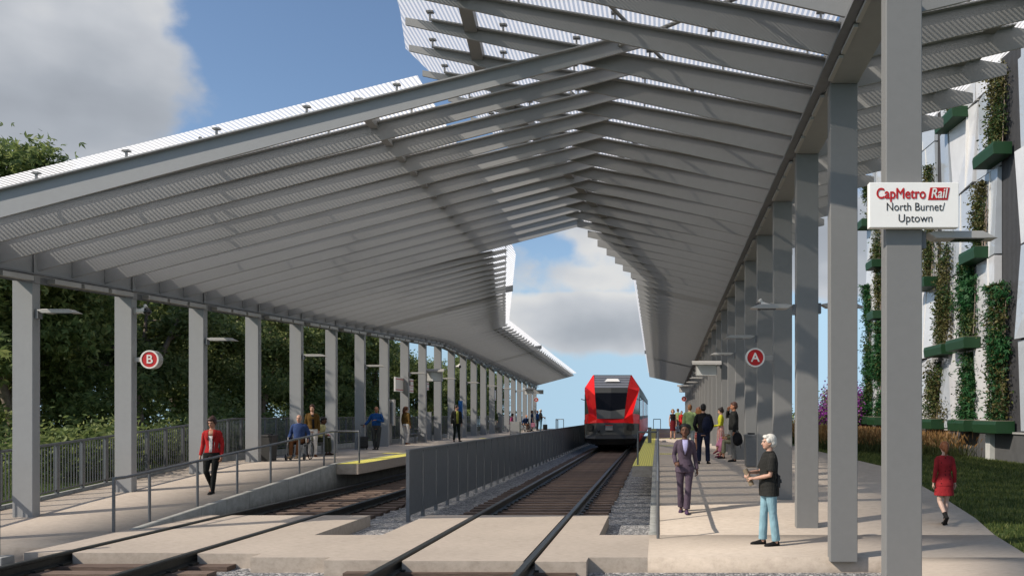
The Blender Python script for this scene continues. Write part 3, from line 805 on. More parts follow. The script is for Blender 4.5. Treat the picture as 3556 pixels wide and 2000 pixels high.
# round platform letters
def round_sign(letter, x, y, z, d, bx, label):
    t = thing('platform_sign', label, 'sign', (x, y, z)); r = d/2
    MB().cyl((0, -0.02, 0), (0, 0.13, 0), r, 40).build('drum', M['lamp_metal'], t)
    mb = MB(); n = 48
    for k in range(n):
        a0, a1 = 2*PI*k/n, 2*PI*(k+1)/n
        P = lambda rr, a, yy: (rr*math.cos(a), yy, rr*math.sin(a))
        mb.hexa([P(r*0.84, a0, -0.045), P(r, a0, -0.045), P(r, a1, -0.045), P(r*0.84, a1, -0.045), P(r*0.84, a0, -0.02), P(r, a0, -0.02), P(r, a1, -0.02), P(r*0.84, a1, -0.02)])
    mb.build('rim', M['white'], t)
    MB().cyl((0, -0.034, 0), (0, -0.021, 0), r*0.845, 40).build('face_disc', M['red'], t)
    text_mesh(letter, d*0.66, M['white'], (0, -0.04, -0.004), FRONT, t, offset=0.004, extrude=0.004, name='letter')
    MB().box(min(0, bx)+ (0.9*r if bx > 0 else 0), max(0, bx) - (0.9*r if bx < 0 else 0), 0.02, 0.09, -0.05, 0.05).build('bracket', M['lamp_metal'], t)
    return t
round_sign('B', -11.60, colL[2]+0.05, 3.30, 0.42, -0.40, 'round red B sign on the second left column, close to the camera')
round_sign('A', 2.06, colR[3]+0.05, 3.25, 0.405, 0.39, 'round red A sign on a right column, close to the camera')
round_sign('B', -11.78, 77.0, 3.46, 0.46, -0.25, 'small round red B sign at the far end of the left platform')
round_sign('A', 2.22, 67.9, 3.36, 0.46, 0.24, 'small round red A sign at the far end of the right platform')

# arm lamps
def arm_lamp(side, label, grp):
    t = thing('arm_lamp', label, 'lamp', group=grp)
    s_ = side
    MB().prism([(0.0, 0.03), (0.12*s_, 0.05), (0.60*s_, 0.05), (0.76*s_, -0.025), (0.60*s_, -0.03), (0.10*s_, -0.03)], -0.10, 0.10).build('lamp_head', M['lamp_metal'], t, bevel=0.008)
    MB().box(*sorted((0.30*s_, 0.62*s_)), -0.075, 0.075, -0.036, -0.031).build('lens', M['glass_dark'], t)
    MB().box(*sorted((-0.002*s_, -0.055*s_)), -0.06, 0.06, -0.13, 0.05).build('wall_bracket', M['steel_dark'], t)
    return t
words = ['nearest', 'second', 'third', 'fourth', 'fifth', 'sixth', 'seventh', 'eighth', 'ninth', 'tenth', 'farthest']
ORD = words
l0 = arm_lamp(1, 'x', 'arm lamps on the left columns')
for i, k in enumerate(range(1, 22, 2)):
    o = l0 if i == 0 else copy_tree(l0)
    o.location = (-11.925, colL[k]+CD/2, 4.02)
    o['label'] = f'grey arm lamp on a left column, {words[i]} of that row from the camera'
r0 = arm_lamp(-1, 'x', 'arm lamps on the right columns')
for i, k in enumerate([2, 4, 6, 8, 10, 12, 14, 16]):
    o = r0 if i == 0 else copy_tree(r0)
    o.location = (XR-0.057, colR[k]+CD/2, 3.95)
    o['label'] = f'grey arm lamp over the right platform, {words[i]} of that row from the camera'
q0 = arm_lamp(1, 'flat grey arm lamp on the nearest right column, just below the white name sign', 'arm lamps facing the lawn')
q0.location = (XR+CW+0.057, colR[0]+CD/2, 3.97)
q1 = copy_tree(q0); q1.location = (XR+CW+0.057, colR[2]+CD/2, 3.97)
q1['label'] = 'arm lamp on the lawn side of the third right column, behind the second column'

def camera_dome(x, y, z, s_, label):
    t = thing('security_camera', label, 'security camera', (x, y, z))
    MB().tube([(-0.22*s_, 0, 0.0), (-0.10*s_, 0, 0.02), (-0.02*s_, 0, 0.02), (0.0, 0, 0.02)], [0.05, 0.06, 0.10, 0.10], 14).build('housing', M['white'], t)
    MB().ell((0.03*s_, -0.02, 0.0), (0.085, 0.09, 0.09)).build('lens_dome', M['glass_dark'], t)
    MB().tube([(-0.02*s_, 0, 0.10), (0.0, -0.05, 0.13), (0.04*s_, -0.07, 0.09)], 0.035, 8).build('sun_hood', M['white'], t)
    MB().box(*sorted((-0.28*s_, -0.21*s_)), -0.05, 0.05, -0.06, 0.08).build('wall_bracket', M['lamp_metal'], t)
    return t
camera_dome(-11.72, colL[2]+CD/2, 4.40, 1, 'white security camera on the second left column, above the round B sign')
camera_dome(-11.72, colL[12]+CD/2, 4.86, 1, 'small white security camera far along the left platform beyond the hanging display')
camera_dome(2.18, colR[3]+CD/2, 4.34, -1, 'white security camera on a right column, behind the nearest arm lamp')

def display(x0, x1, y, zt, zb_, label, sx):
    t = thing('hanging_display', label, 'display', ((x0+x1)/2, y, zb_)); w = (x1-x0)/2; h = zt-zb_
    prof = [(-0.26, h-0.16), (-0.24, h-0.07), (-0.16, h-0.01), (-0.02, h), (0.20, h-0.02), (0.20, h-0.05), (-0.02, h-0.03), (-0.15, h-0.05), (-0.22, h-0.16)]
    MB().prism(prof, -w, w, axis='x').build('hood', M['lamp_metal'], t)
    MB().box(-w*0.72, w*0.72, -0.02, 0.09, 0, h-0.14).build('case', M['lamp_metal'], t, bevel=0.008)
    MB().box(-w*0.66, w*0.66, -0.026, -0.021, 0.03, h-0.17).build('screen', M['screen'], t)
    MB().box(*sorted((sx*w*0.7, sx*(w+0.05))), 0.0, 0.07, h-0.14, h-0.06).build('bracket', M['steel_dark'], t)
    return t
M['screen'] = mat('pale_screen_glass', (0.62, 0.62, 0.59), 0.15, 0.04, 4, spec=0.5)
display(-12.25, -11.15, 41.7, 4.42, 3.77, 'hanging display under a curved hood halfway along the left platform', -1)
display(-11.75, -10.7, 69.3, 4.35, 3.76, 'small hanging display near the far end of the left platform', -1)
display(1.30, 2.42, 30.6, 4.10, 3.52, 'hanging display under a hood on the right platform above the man with the backpack', 1)
display(1.38, 2.42, 57.3, 4.18, 3.62, 'small hanging display farther along the right platform near its red A sign', 1)
# junction boxes on the last columns
tag(MB().box(-11.99, -11.3, 78.45, 78.6, 4.05, 4.45).build('junction_box', M['lamp_metal']), 'grey box on the last left column, just under the canopy end', 'box')

def info_board(y0, y1, z0, z1, label, kind):
    x = -12.28
    t = thing('info_board', label, 'notice board', (x, (y0+y1)/2, z0)); w = (y1-y0)/2; h = z1-z0
    MB().box(-0.04, 0.04, -w, w, 0, h).build('board', M['white'], t, bevel=0.005)
    mb = MB()
    mb.box(0.041, 0.046, -w+0.03, w-0.03, h-0.11, h-0.075); mb.box(0.041, 0.046, -w+0.03, w-0.03, 0.07, 0.105)
    if kind == 'route':
        mb.box(0.041, 0.046, -w+0.03, w-0.03, h*0.48, h*0.48+0.03); mb.box(0.041, 0.046, -w+0.1, w-0.15, h*0.34, h*0.34+0.02)
    mb.build('red_line', M['red'], t)
    if kind == 'route':
        k = MB(); k.box(0.041, 0.046, -w+0.03, w*0.25, h*0.52, h*0.83); k.build('route_map', M['text_black'], t)
        MB().box(0.047, 0.049, -w+0.03, -w*0.2, h*0.60, h*0.74).build('map_panel', M['white'], t)
        k = MB()
        for i in range(7): k.box(0.041, 0.046, -w+0.10+0.09*i, -w+0.165+0.09*i, h*0.235, h*0.265)
        k.build('small_print', M['text_black'], t)
    if kind == 'letters':
        text_mesh('ETS', h*0.42, M['red'], (0.043, -0.0, h*0.48), (PI/2, 0, PI/2), t, offset=0.004, xs=1.1)
        k = MB()
        for i in range(3): k.box(0.041, 0.046, -0.18+0.13*i, -0.10+0.13*i, h*0.74, h*0.78)
        k.build('small_print', M['text_black'], t)
    return t
info_board(37.15, 38.28, 3.12, 3.80, 'blank white notice board with red lines on the column beside the brown-jacketed woman', 'plain')
info_board(38.55, 39.85, 3.12, 3.80, 'white notice board with black route map just behind the blank one', 'route')
info_board(41.35, 42.55, 3.33, 3.75, 'small white board with red letters beneath the hanging display', 'letters')
info_board(59.0, 60.2, 3.10, 3.85, 'distant blank white notice board above the man in the green shirt', 'plain')
info_board(61.5, 62.7, 3.10, 3.80, 'distant white notice board with black route map, half hidden between far columns', 'route')

t = thing('equipment_cabinet', 'tall narrow grey cabinet beside the woman in white trousers', 'cabinet', (-12.75, 37.7, PLAT))
MB().box(-0.12, 0.10, -0.2, 0.2, 0, 2.13).build('case', M['steel'], t, bevel=0.01)
MB().box(0.18, 0.30, -0.1, 0.1, 0.9, 2.13).build('door', M['lamp_metal'], t, bevel=0.006)
MB().box(0.10, 0.18, -0.06, 0.06, 1.0, 2.0).build('hinge_bar', M['steel_dark'], t)
t = thing('wind_screen', 'grey flat wind screen panel standing between two left columns past the bench', 'screen', (-12.62, 43.6, PLAT))
MB().box(-0.22, 0.22, -0.03, 0.03, 0.05, 1.55).build('panel', M['steel'], t, bevel=0.006)
MB().box(0.19, 0.225, -0.04, 0.04, 0, 1.57).build('post', M['steel_dark'], t)
t = thing('ticket_machine', 'low grey ticket cabinet by the dividing fence in front of the woman in pink', 'cabinet', (-9.95, 55.6, PLAT))
MB().box(-0.33, 0.33, -0.25, 0.25, 0, 0.92).build('case', M['steel_side'] if 'steel_side' in M else M['steel'], t, bevel=0.01)
MB().box(-0.35, -0.31, -0.26, 0.26, 0.02, 0.94).build('edge_panel', M['lamp_metal'], t)
def bin_(x, y, label, m, w=0.38, h=0.82):
    t = thing('litter_bin', label, 'bin', (x, y, PLAT))
    MB().hexa([(-w*.42, -w*.42, 0), (w*.42, -w*.42, 0), (w*.42, w*.42, 0), (-w*.42, w*.42, 0), (-w/2, -w/2, h-0.08), (w/2, -w/2, h-0.08), (w/2, w/2, h-0.08), (-w/2, w/2, h-0.08)]).build('body', m, t, bevel=0.01)
    MB().box(-w*.53, w*.53, -w*.53, w*.53, h-0.078, h-0.02).build('lid', m, t, bevel=0.01)
    MB().box(-w*.25, w*.25, -w*.25, w*.25, h-0.02, h+0.02).build('opening', M['black'], t)
M['bin_dark'] = mat('dark_bin_metal', (0.05, 0.05, 0.048), 0.6, 0.1)
bin_(-12.0, 24.55, 'dark litter bin behind a left column beside the man in the wheelchair', M['bin_dark'])
bin_(2.56, 21.9, 'grey litter bin at the foot of a right column beside the man on the phone', M['rail_grey'], 0.36, 0.9)
t = thing('emergency_phone', 'narrow blue help point post behind the man in the dark suit', 'help point', (-11.9, 48.0, PLAT))
M['blue'] = mat('sign_blue', (0.02, 0.12, 0.38), 0.4, 0.05)
MB().box(-0.11, 0.11, -0.1, 0.1, 0, 1.2).build('base', M['steel'], t, bevel=0.01)
MB().box(-0.11, 0.11, -0.1, 0.1, 1.2, 2.25).build('panel', M['blue'], t, bevel=0.01)

def bench(x, y, label, facing=1):
    t = thing('bench', label, 'bench', (x, y, PLAT))
    f = facing
    sm = MB()
    for i in range(8): sm.box(*sorted((f*(-0.22+0.058*i), f*(-0.178+0.058*i))), -0.85, 0.85, 0.43, 0.455)
    sm.build('seat', M['rail_grey'], t)
    bm_ = MB()
    for i in range(5):
        xx = -0.26-0.025*i; z = 0.53+0.075*i
        bm_.box(*sorted((f*xx, f*(xx-0.02))), -0.85, 0.85, z, z+0.045)
    bm_.build('backrest', M['rail_grey'], t)
    for yy in (-0.62, 0.62):
        MB().box(-0.03, 0.03, yy-0.03, yy+0.03, 0, 0.42).box(-0.18, 0.18, yy-0.04, yy+0.04, 0.0, 0.02).box(*sorted((f*-0.30, f*0.2)), yy-0.02, yy+0.02, 0.40, 0.428).build('leg', M['steel'], t)
    for yy in (-0.83, 0.83):
        MB().tube([(f*-0.3, yy, 0.66), (f*0.0, yy, 0.68), (f*0.2, yy, 0.62), (f*0.22, yy, 0.46)], 0.02, 6).build('armrest', M['rail_grey'], t)
    return t
bench(-12.10, 28.1, 'slatted metal bench under the man in the pale yellow shirt')
bench(-12.45, 40.2, 'slatted metal bench behind the woman in white trousers and brown jacket')
bench(-12.5, 54.3, 'slatted metal bench far along the left platform past the man in the dark suit')
bench(2.62, 26.3, 'metal bench under the seated pair on the right platform', -1)
bench(-12.4, 60.5, 'distant metal bench under the seated woman in pink')

# ---------------------------------------------------------------- train
M['train_red'] = mat('gloss_red_paint', (0.70, 0.003, 0.003), 0.45, 0.03, 2, spec=0.25)
M['train_grey'] = mat('dark_grey_train_mask', (0.075, 0.076, 0.070), 0.5, 0.08, 4)
M['train_black'] = mat('black_skirt_plastic', (0.020, 0.021, 0.020), 0.55, 0.1, 5)
M['train_silver'] = mat('silver_roof_cladding', (0.20, 0.205, 0.22), 0.4, 0.06, 3, metal=0.3)
M['train_glass'] = mat('train_window_glass', (0.004, 0.004, 0.005), 0.18, 0.02, 2, spec=0.12)
M['side_glass'] = mat('tinted_side_window', (0.10, 0.13, 0.16), 0.08, 0.05, 2, spec=0.7)
def train():
    t = thing('train', 'red and grey train with a black windscreen standing at the right platform', 'train', (-2.735, 45.7, 0))
    Lh = 41.0
    sec = [(-1.62, 0.42), (-1.625, 1.9), (-1.625, 3.55), (-1.15, 4.40), (1.15, 4.40), (1.625, 3.55), (1.625, 1.9), (1.62, 0.42)]
    MB().prism([(x, z) for x, z in sec], 2.0, Lh).build('body', M['train_grey'], t)
    for s_ in (-1, 1):
        xo = 1.626*s_; xi = 1.638*s_
        a, b = sorted((xo, xi))
        MB().box(a, b, 1.5, Lh, 0.42, 1.72).build('side_band', M['train_red'] if s_ > 0 else M['train_grey'], t)  # unseen left band and doors coloured grey to keep red bounce off the fence
        MB().box(a, b, 1.75, Lh, 1.721, 3.22).build('window_band', M['train_black'], t)
        for i in range(13):
            y = 3.0 + i*2.9
            MB().box(a-0.004, b+0.004, y, y+2.2, 1.95, 3.05).build('window', M['side_glass'], t)
        for y in (12.0, 26.5):
            MB().box(a-0.006, b+0.006, y-0.05, y+1.35, 0.55, 3.2).build('door', M['train_red'] if s_ > 0 else M['train_grey'], t)
        # bogies
    for y in (4.5, 18.0, 36.0):
        MB().box(-1.15, 1.15, y-1.1, y+1.1, 0.12, 0.46).build('bogie', M['train_black'], t)
        for s_ in (-1, 1):
            for dy in (-0.8, 0.8):
                MB().cyl((s_*0.88, y+dy, 0.43), (s_*1.0, y+dy, 0.43), 0.40, 24).build('wheel', M['rail'], t)
    # nose: stations of (x,y,z)
    I0 = (0.78, 0.12, 1.79); I1 = (0.98, 0.85, 3.60); I2 = (1.10, 1.95, 4.40)
    J0 = (1.27, 0.36, 2.10); J1 = (1.60, 1.30, 3.42); J2 = (1.626, 1.70, 3.62); J3 = (1.16, 2.05, 4.40)
    B1 = (1.628, 1.75, 2.03); B2 = (1.628, 1.75, 3.42)
    def m(p, s_): return (p[0]*s_, p[1], p[2])
    for s_ in (-1, 1):
        mb = MB()
        V = [m(p, s_) for p in (I0, I1, I2, J3, J2, J1, J0)]
        mb.add(V, [(0, 6, 5, 1), (1, 5, 4), (1, 4, 3, 2)])
        K = [m(p, s_) for p in (I0, J0, B1, (1.628, 2.1, 2.03), (0.80, 0.02, 1.56), (1.32, 0.36, 1.53), (1.625, 1.50, 1.50), (1.628, 2.1, 0.45), (1.625, 1.50, 0.60))]
        mb.add(K, [(0, 1, 5, 4), (1, 2, 6, 5), (2, 3, 7, 8, 6)])
        Q = [m(p, s_) for p in (B1, (1.628, 2.1, 2.03), (1.628, 2.1, 3.62), J2, J1, B2)]
        mb.add(Q, [(0, 1, 2, 3, 5), (5, 3, 4)])
        mb.build('nose_panel', M['train_red'], t)
        MB().add([m(p, s_) for p in (J0, B1, B2, J1)], [(0, 1, 2, 3)]).build('cab_side_window', M['side_glass'] if s_ > 0 else M['train_glass'], t)
    MB().add([(-0.78, 0.12, 1.79), (0.78, 0.12, 1.79), (0.80, 0.02, 1.56), (-0.80, 0.02, 1.56)], [(0, 1, 2, 3)]).build('front_bar', M['train_red'], t)
    # windscreen (two tones: upper sun strip, clear glass, lower dash panel)
    def wx(z): return lerp(0.78, 0.98, (z-1.79)/1.81)-0.004
    def wy(z): return lerp(0.12, 0.85, (z-1.79)/1.81)+0.01
    def band(z0, z1, m_, name, mid0=0.0):
        a, b = wx(z0), wx(z1)
        MB().add([(-a, wy(z0), z0), (0, wy(z0)-0.08, z0+mid0), (a, wy(z0), z0), (b, wy(z1), z1), (0, wy(z1)-0.08, z1), (-b, wy(z1), z1)], [(0, 1, 4, 5), (1, 2, 3, 4)]).build(name, m_, t)
    band(3.30, 3.60, M['train_black'], 'sun_strip'); band(1.80, 3.30, M['train_glass'], 'windscreen')
    mb = MB(); mb.add([(-wx(2.36), wy(2.36)-0.02, 2.36), (0, wy(2.24)-0.11, 2.24), (wx(2.36), wy(2.36)-0.02, 2.36), (wx(1.8), wy(1.8)-0.02, 1.8), (0, wy(1.8)-0.11, 1.8), (-wx(1.8), wy(1.8)-0.02, 1.8)], [(0, 5, 4, 1), (1, 4, 3, 2)])
    mb.build('dash_panel', M['train_grey'], t)
    # roof slats and the pale roof hatch
    mb = MB()
    for i in range(5):
        f0, f1 = i/5, (i+0.82)/5
        za, zc = lerp(3.61, 4.38, f0), lerp(3.61, 4.38, f1)
        ya, yc = lerp(0.86, 1.98, f0), lerp(0.86, 1.98, f1)
        xa, xc = lerp(0.97, 1.10, f0), lerp(0.97, 1.10, f1)
        mb.hexa([(-xa, ya+0.12, za-0.05), (xa, ya+0.12, za-0.05), (xc, yc+0.12, zc-0.05), (-xc, yc+0.12, zc-0.05), (-xa, ya, za), (xa, ya, za), (xc, yc, zc), (-xc, yc, zc)])
    mb.build('roof_slat', M['train_silver'], t)
    MB().add([(-0.9, 1.0, 3.58), (0.9, 1.0, 3.58), (1.08, 2.1, 4.36), (-1.08, 2.1, 4.36)], [(0, 1, 2, 3)]).build('roof_panel', M['train_black'], t)
    MB().add([(-0.43, 1.25, 3.98), (0.50, 1.25, 3.98), (0.36, 1.50, 4.16), (-0.27, 1.50, 4.16)], [(0, 1, 2, 3)]).build('roof_hatch', M['white'], t)
    # grey front mask and skirt
    def P(x, y, z): return (x, y, z)
    mb = MB()
    row = [[(-1.6, 1.4, 1.50), (-1.30, 0.45, 1.53), (-0.80, 0.02, 1.555), (0.80, 0.02, 1.555), (1.30, 0.45, 1.53), (1.6, 1.4, 1.50)],
           [(-1.58, 1.4, 0.86), (-1.22, 0.30, 0.86), (-0.78, -0.03, 0.86), (0.78, -0.03, 0.86), (1.22, 0.30, 0.86), (1.58, 1.4, 0.86)]]
    V = row[0]+row[1]
    mb.add(V, [(i, i+1, i+7, i+6) for i in range(5)]); mb.build('front_mask', M['train_grey'], t)
    mb = MB()
    A = [(-1.58, 1.4, 0.86), (-1.22, 0.28, 0.87), (-0.78, -0.05, 0.88), (0.78, -0.05, 0.88), (1.22, 0.28, 0.87), (1.58, 1.4, 0.86)]
    B = [(-1.60, 1.3, 0.68), (-1.42, 0.15, 0.67), (-0.9, -0.26, 0.66), (0.9, -0.26, 0.66), (1.42, 0.15, 0.67), (1.60, 1.3, 0.68)]
    Cc = [(-1.35, 1.5, 0.31), (-1.05, 0.35, 0.31), (-0.7, 0.05, 0.31), (0.7, 0.05, 0.31), (1.05, 0.35, 0.31), (1.35, 1.5, 0.31)]
    mb.add(A+B+Cc, [(i, i+1, i+7, i+6) for i in range(5)] + [(i+6, i+7, i+13, i+12) for i in range(5)] + [(12, 13, 14, 15, 16, 17)])
    mb.build('skirt', M['train_black'], t)
    MB().box(-0.28, 0.14, -0.10, -0.02, 1.14, 1.40).build('coupler_cover', M['steel'], t)
    MB().box(-0.28, 0.14, -0.11, -0.02, 1.405, 1.435).build('coupler_strip', M['train_red'], t)
    MB().ell((-0.67, -0.06, 1.10), (0.08, 0.06, 0.08)).build('hose_cap', M['black'], t)
    MB().tube([(-0.6, -0.06, 0.95), (-0.4, -0.12, 0.82)], 0.02, 6).build('hose', M['black'], t)
    for s_ in (-1, 1):
        MB().hexa([(s_*1.02-0.0, 0.06, 1.12), (s_*1.36, 0.36, 1.12), (s_*1.36, 0.5, 1.12), (s_*1.02, 0.2, 1.12), (s_*1.02, 0.08, 1.46), (s_*1.36, 0.40, 1.46), (s_*1.36, 0.5, 1.46), (s_*1.02, 0.2, 1.46)]).build('headlight', M['train_black'], t)
        MB().tube([(s_*1.66, 1.9, 2.9), (s_*1.85, 1.8, 2.95)], 0.025, 6).build('mirror_arm', M['black'], t)
    return t
train()
t = thing('platform_gate_post', 'dark grey post at the yellow platform edge beside the train', 'post', (-0.42, 40.0, PLAT))
MB().box(-0.09, 0.09, -0.09, 0.09, 0, 0.78).build('post', M['rail_grey'], t, bevel=0.01)
MB().box(-0.05, 0.05, 0.1, 3.5, 0.62, 0.72).build('boarding_ramp', M['steel_dark'], t)
# ---------------------------------------------------------------- vegetation
def leaf_mat(name, dark, mid, light, trans=0.45, tcol=None):
    m, nt, N, L, b = newmat(name)
    out = N.get('Material Output')
    g = N.new('ShaderNodeNewGeometry')
    c = ramp(N, L, g.outputs['Random Per Island'], [(0.0, dark), (0.55, mid), (1.0, light)])
    L.new(c, b.inputs['Base Color']); b.inputs['Roughness'].default_value = 0.55; b.inputs['Specular IOR Level'].default_value = 0.25
    t = N.new('ShaderNodeBsdfTranslucent'); L.new(c, t.inputs[0])
    mx = N.new('ShaderNodeMixShader'); mx.inputs[0].default_value = trans
    L.new(b.outputs[0], mx.inputs[1]); L.new(t.outputs[0], mx.inputs[2]); L.new(mx.outputs[0], out.inputs[0])
    return m
M['leaf_a'] = leaf_mat('maple_leaf', (0.085, 0.125, 0.04), (0.185, 0.24, 0.075), (0.33, 0.36, 0.125))
M['leaf_b'] = leaf_mat('oval_leaf', (0.09, 0.125, 0.04), (0.195, 0.245, 0.08), (0.34, 0.37, 0.155))
M['leaf_vine'] = leaf_mat('vine_leaf', (0.018, 0.045, 0.014), (0.040, 0.078, 0.022), (0.14, 0.15, 0.045), 0.25)
M['leaf_fern'] = leaf_mat('fern_leaf', (0.010, 0.055, 0.016), (0.020, 0.090, 0.028), (0.05, 0.14, 0.045), 0.25)
M['leaf_rust'] = leaf_mat('brownish_vine_leaf', (0.05, 0.045, 0.017), (0.095, 0.088, 0.03), (0.17, 0.15, 0.055), 0.25)
M['bark'] = mat('tree_bark', (0.24, 0.19, 0.15), 0.9, 0.3, 12, 0.6, 30)
M['petal'] = leaf_mat('magenta_blossom', (0.12, 0.012, 0.13), (0.25, 0.035, 0.27), (0.40, 0.10, 0.42), 0.3)
M['grass_blade'] = leaf_mat('grass_blade', (0.028, 0.048, 0.010), (0.075, 0.105, 0.024), (0.18, 0.19, 0.06), 0.3)
M['grass_tall'] = leaf_mat('tall_grass_stem', (0.030, 0.045, 0.012), (0.06, 0.075, 0.02), (0.10, 0.105, 0.035), 0.3)
M['grass_seed'] = leaf_mat('orange_seed_head', (0.16, 0.085, 0.03), (0.28, 0.15, 0.055), (0.38, 0.24, 0.10), 0.3)

def leaf_cloud(C, size, elong, kind='oval', droop=0.35):
    """C: (n,3) leaf centres -> vertices, faces of one folded leaf each (kind maple: three blades)"""
    n = len(C)
    blades = 3 if kind == 'maple' else 1
    D = rng.normal(size=(n, 3)); D[:, 2] = D[:, 2]*0.6 - droop; D /= np.linalg.norm(D, axis=1)[:, None]
    U = rng.normal(size=(n, 3)); U -= (U*D).sum(1)[:, None]*D; U /= np.linalg.norm(U, axis=1)[:, None]
    S = size*rng.uniform(0.65, 1.3, n)
    Vs = []; Fs = []; off = 0
    for bi in range(blades):
        a = (bi-(blades-1)/2)*0.85
        d = D*math.cos(a) + U*math.sin(a); u = U*math.cos(a) - D*math.sin(a)
        l = S*(1.0 if bi == (blades-1)/2 else 0.8)
        w = l*elong
        nrm = np.cross(d, u)
        p0 = C; p1 = C + d*(l*0.45)[:, None] + u*(w*0.5)[:, None] + nrm*(w*0.16)[:, None]
        p2 = C + d*l[:, None]; p3 = C + d*(l*0.45)[:, None] - u*(w*0.5)[:, None] + nrm*(w*0.16)[:, None]
        Vs.append(np.stack([p0, p1, p2, p3], 1).reshape(-1, 3))
        k = np.arange(n)*4 + off
        Fs.append(np.stack([k, k+1, k+2], 1)); Fs.append(np.stack([k, k+2, k+3], 1)); off += 4*n
    return np.concatenate(Vs), np.concatenate(Fs)

def tree_parts(height, spread, clear, nleaf, size, elong, kind, lm, seed, trunk_r=0.16, lean=0.0):
    r = np.random.default_rng(seed); global rng
    tb = MB(); tips = []
    nodes_ = []
    forks = []
    # trunk forks into three or four stems
    top = Vector((0, 0, clear))
    tb.tube([(0, 0, -0.3), (0.04, 0.02, clear*0.5), (0.0, 0.0, clear)], [trunk_r*1.25, trunk_r, trunk_r*0.85], 9)
    for i in range(4):
        a = 2*PI*i/4 + r.uniform(-.4, .4)
        out = spread*r.uniform(0.22, 0.5); h = clear + (height-clear)*r.uniform(0.55, 0.9)
        P = [top, top+Vector((math.cos(a)*out*.35, math.sin(a)*out*.35, (h-clear)*0.35)), Vector((math.cos(a)*out*.75, math.sin(a)*out*.75, clear+(h-clear)*0.7)), Vector((math.cos(a)*out, math.sin(a)*out, h))]
        tb.tube(P, [trunk_r*.75, trunk_r*.5, trunk_r*.32, trunk_r*.12], 7)
        for s_ in np.linspace(0.25, 1.0, 9):
            q = s_*3; j = min(2, int(q)); base = P[j].lerp(P[j+1], q-j)
            b = a + r.uniform(-1.6, 1.6)
            ln = spread*r.uniform(0.22, 0.55)*(1.15-0.55*s_)
            tip = base + Vector((math.cos(b)*ln, math.sin(b)*ln, r.uniform(-0.25, 0.5)*ln))
            mid_ = base.lerp(tip, 0.5) + Vector((0, 0, 0.12*ln))
            tb.tube([base, mid_, tip], [trunk_r*.2, trunk_r*.12, trunk_r*.04], 5)
            for f in (0.45, 0.75, 1.0):
                tips.append((base.lerp(tip, f), 0.42+0.3*f))
    # low skirts of foliage
    for i in range(15):
        a = r.uniform(0, 2*PI); d = spread*r.uniform(0.45, 0.95)
        tips.append((Vector((math.cos(a)*d, math.sin(a)*d, r.uniform(0.9, clear+1.2))), 0.6))
    per = int(nleaf/len(tips)); Cs = []
    for p, rad in tips:
        rad = rad*spread/4.2
        X = r.normal(size=(per, 3))*np.array([rad*.62, rad*.62, rad*.42])
        Cs.append(X + np.array(p)[None, :])
    C = np.concatenate(Cs); C = C[C[:, 2] > 0.3]
    rng_s = rng; rng = r
    V, F = leaf_cloud(C, size, elong, kind); rng = rng_s
    return tb, V, F

def make_tree(name, label, loc, height, spread, clear, nleaf, size, elong, kind, lm, seed, rz=0.0, trunk_r=0.16, group=None):
    t = thing(name, label, 'tree', loc, rz, group)
    tb, V, F = tree_parts(height, spread, clear, nleaf, size, elong, kind, lm, seed, trunk_r)
    tb.build('trunk', M['bark'], t); rawmesh('crown', V, F, M[lm], t)
    return t
G = 'trees behind the slatted fence'
tA = make_tree('maple_tree', 'tall maple-leaved tree at the far left whose top shows above the canopy', (-22.9, 26.8, 0.3), 12.0, 4.4, 2.2, 26000, 0.24, 0.34, 'maple', 'leaf_a', 3, 0.4, 0.22, G)
tB = make_tree('maple_tree', 'dark spreading maple-leaved tree behind the first and second left columns', (-20.3, 25.0, 0.3), 8.4, 4.2, 1.8, 24000, 0.23, 0.36, 'maple', 'leaf_a', 11, 0, 0.2, G)
tC = make_tree('broadleaf_tree', 'oval-leaved tree with forked trunk behind the round B sign', (-20.0, 30.6, 0.4), 8.2, 4.0, 1.9, 22000, 0.20, 0.52, 'oval', 'leaf_b', 5, 0, 0.21, G)
def again(src, label, loc, rz, sc):
    c = copy_tree(src); c.location = loc; c.rotation_euler = (0, 0, rz); c.scale = (sc, sc, sc); c['label'] = label; return c
again(tC, 'oval-leaved tree behind the woman in the red jacket', (-20.4, 35.5, 0.4), 2.1, 1.0)
again(tC, 'oval-leaved tree behind the man in the wheelchair', (-20.2, 40.6, 0.4), 4.0, 1.04)
again(tB, 'maple-leaved tree behind the man with the suitcase', (-20.6, 46.0, 0.4), 1.2, 1.08)
again(tB, 'maple-leaved tree behind the tall cabinet and notice boards', (-20.4, 51.5, 0.4), 3.4, 1.0)
again(tC, 'oval-leaved tree behind the man in the dark suit', (-20.8, 57.5, 0.4), 0.7, 1.05)
again(tB, 'thin maple-leaved tree farthest along the fence, blue sky on its right', (-19.6, 64.0, 0.4), 5.1, 0.8)
again(tC, 'oval-leaved tree beyond the far left columns, sky showing through it', (-19.8, 73.0, -0.1), 2.2, 1.0)
again(tB, 'maple-leaved tree past the platform end, behind the far notice board', (-20.5, 82.0, -0.4), 0.9, 1.1)
again(tC, 'last oval-leaved tree past the platform end', (-19.5, 90.0, -0.9), 4.9, 1.08)
again(tA, 'tree deep behind the first left column, second row', (-26.6, 29.5, 0.5), 2.6, 0.72)
again(tC, 'tree deep behind the second left column, second row', (-26.5, 36.5, 0.5), 3.3, 1.1)
again(tB, 'tree deep behind the wheelchair, second row', (-27.0, 44.5, 0.5), 0.3, 1.15)
again(tC, 'tree deep behind the suitcase, second row', (-26.5, 52.5, 0.5), 5.3, 1.1)
again(tB, 'tree deep behind the suited man, second row', (-26.8, 61.0, 0.5), 4.4, 1.1)

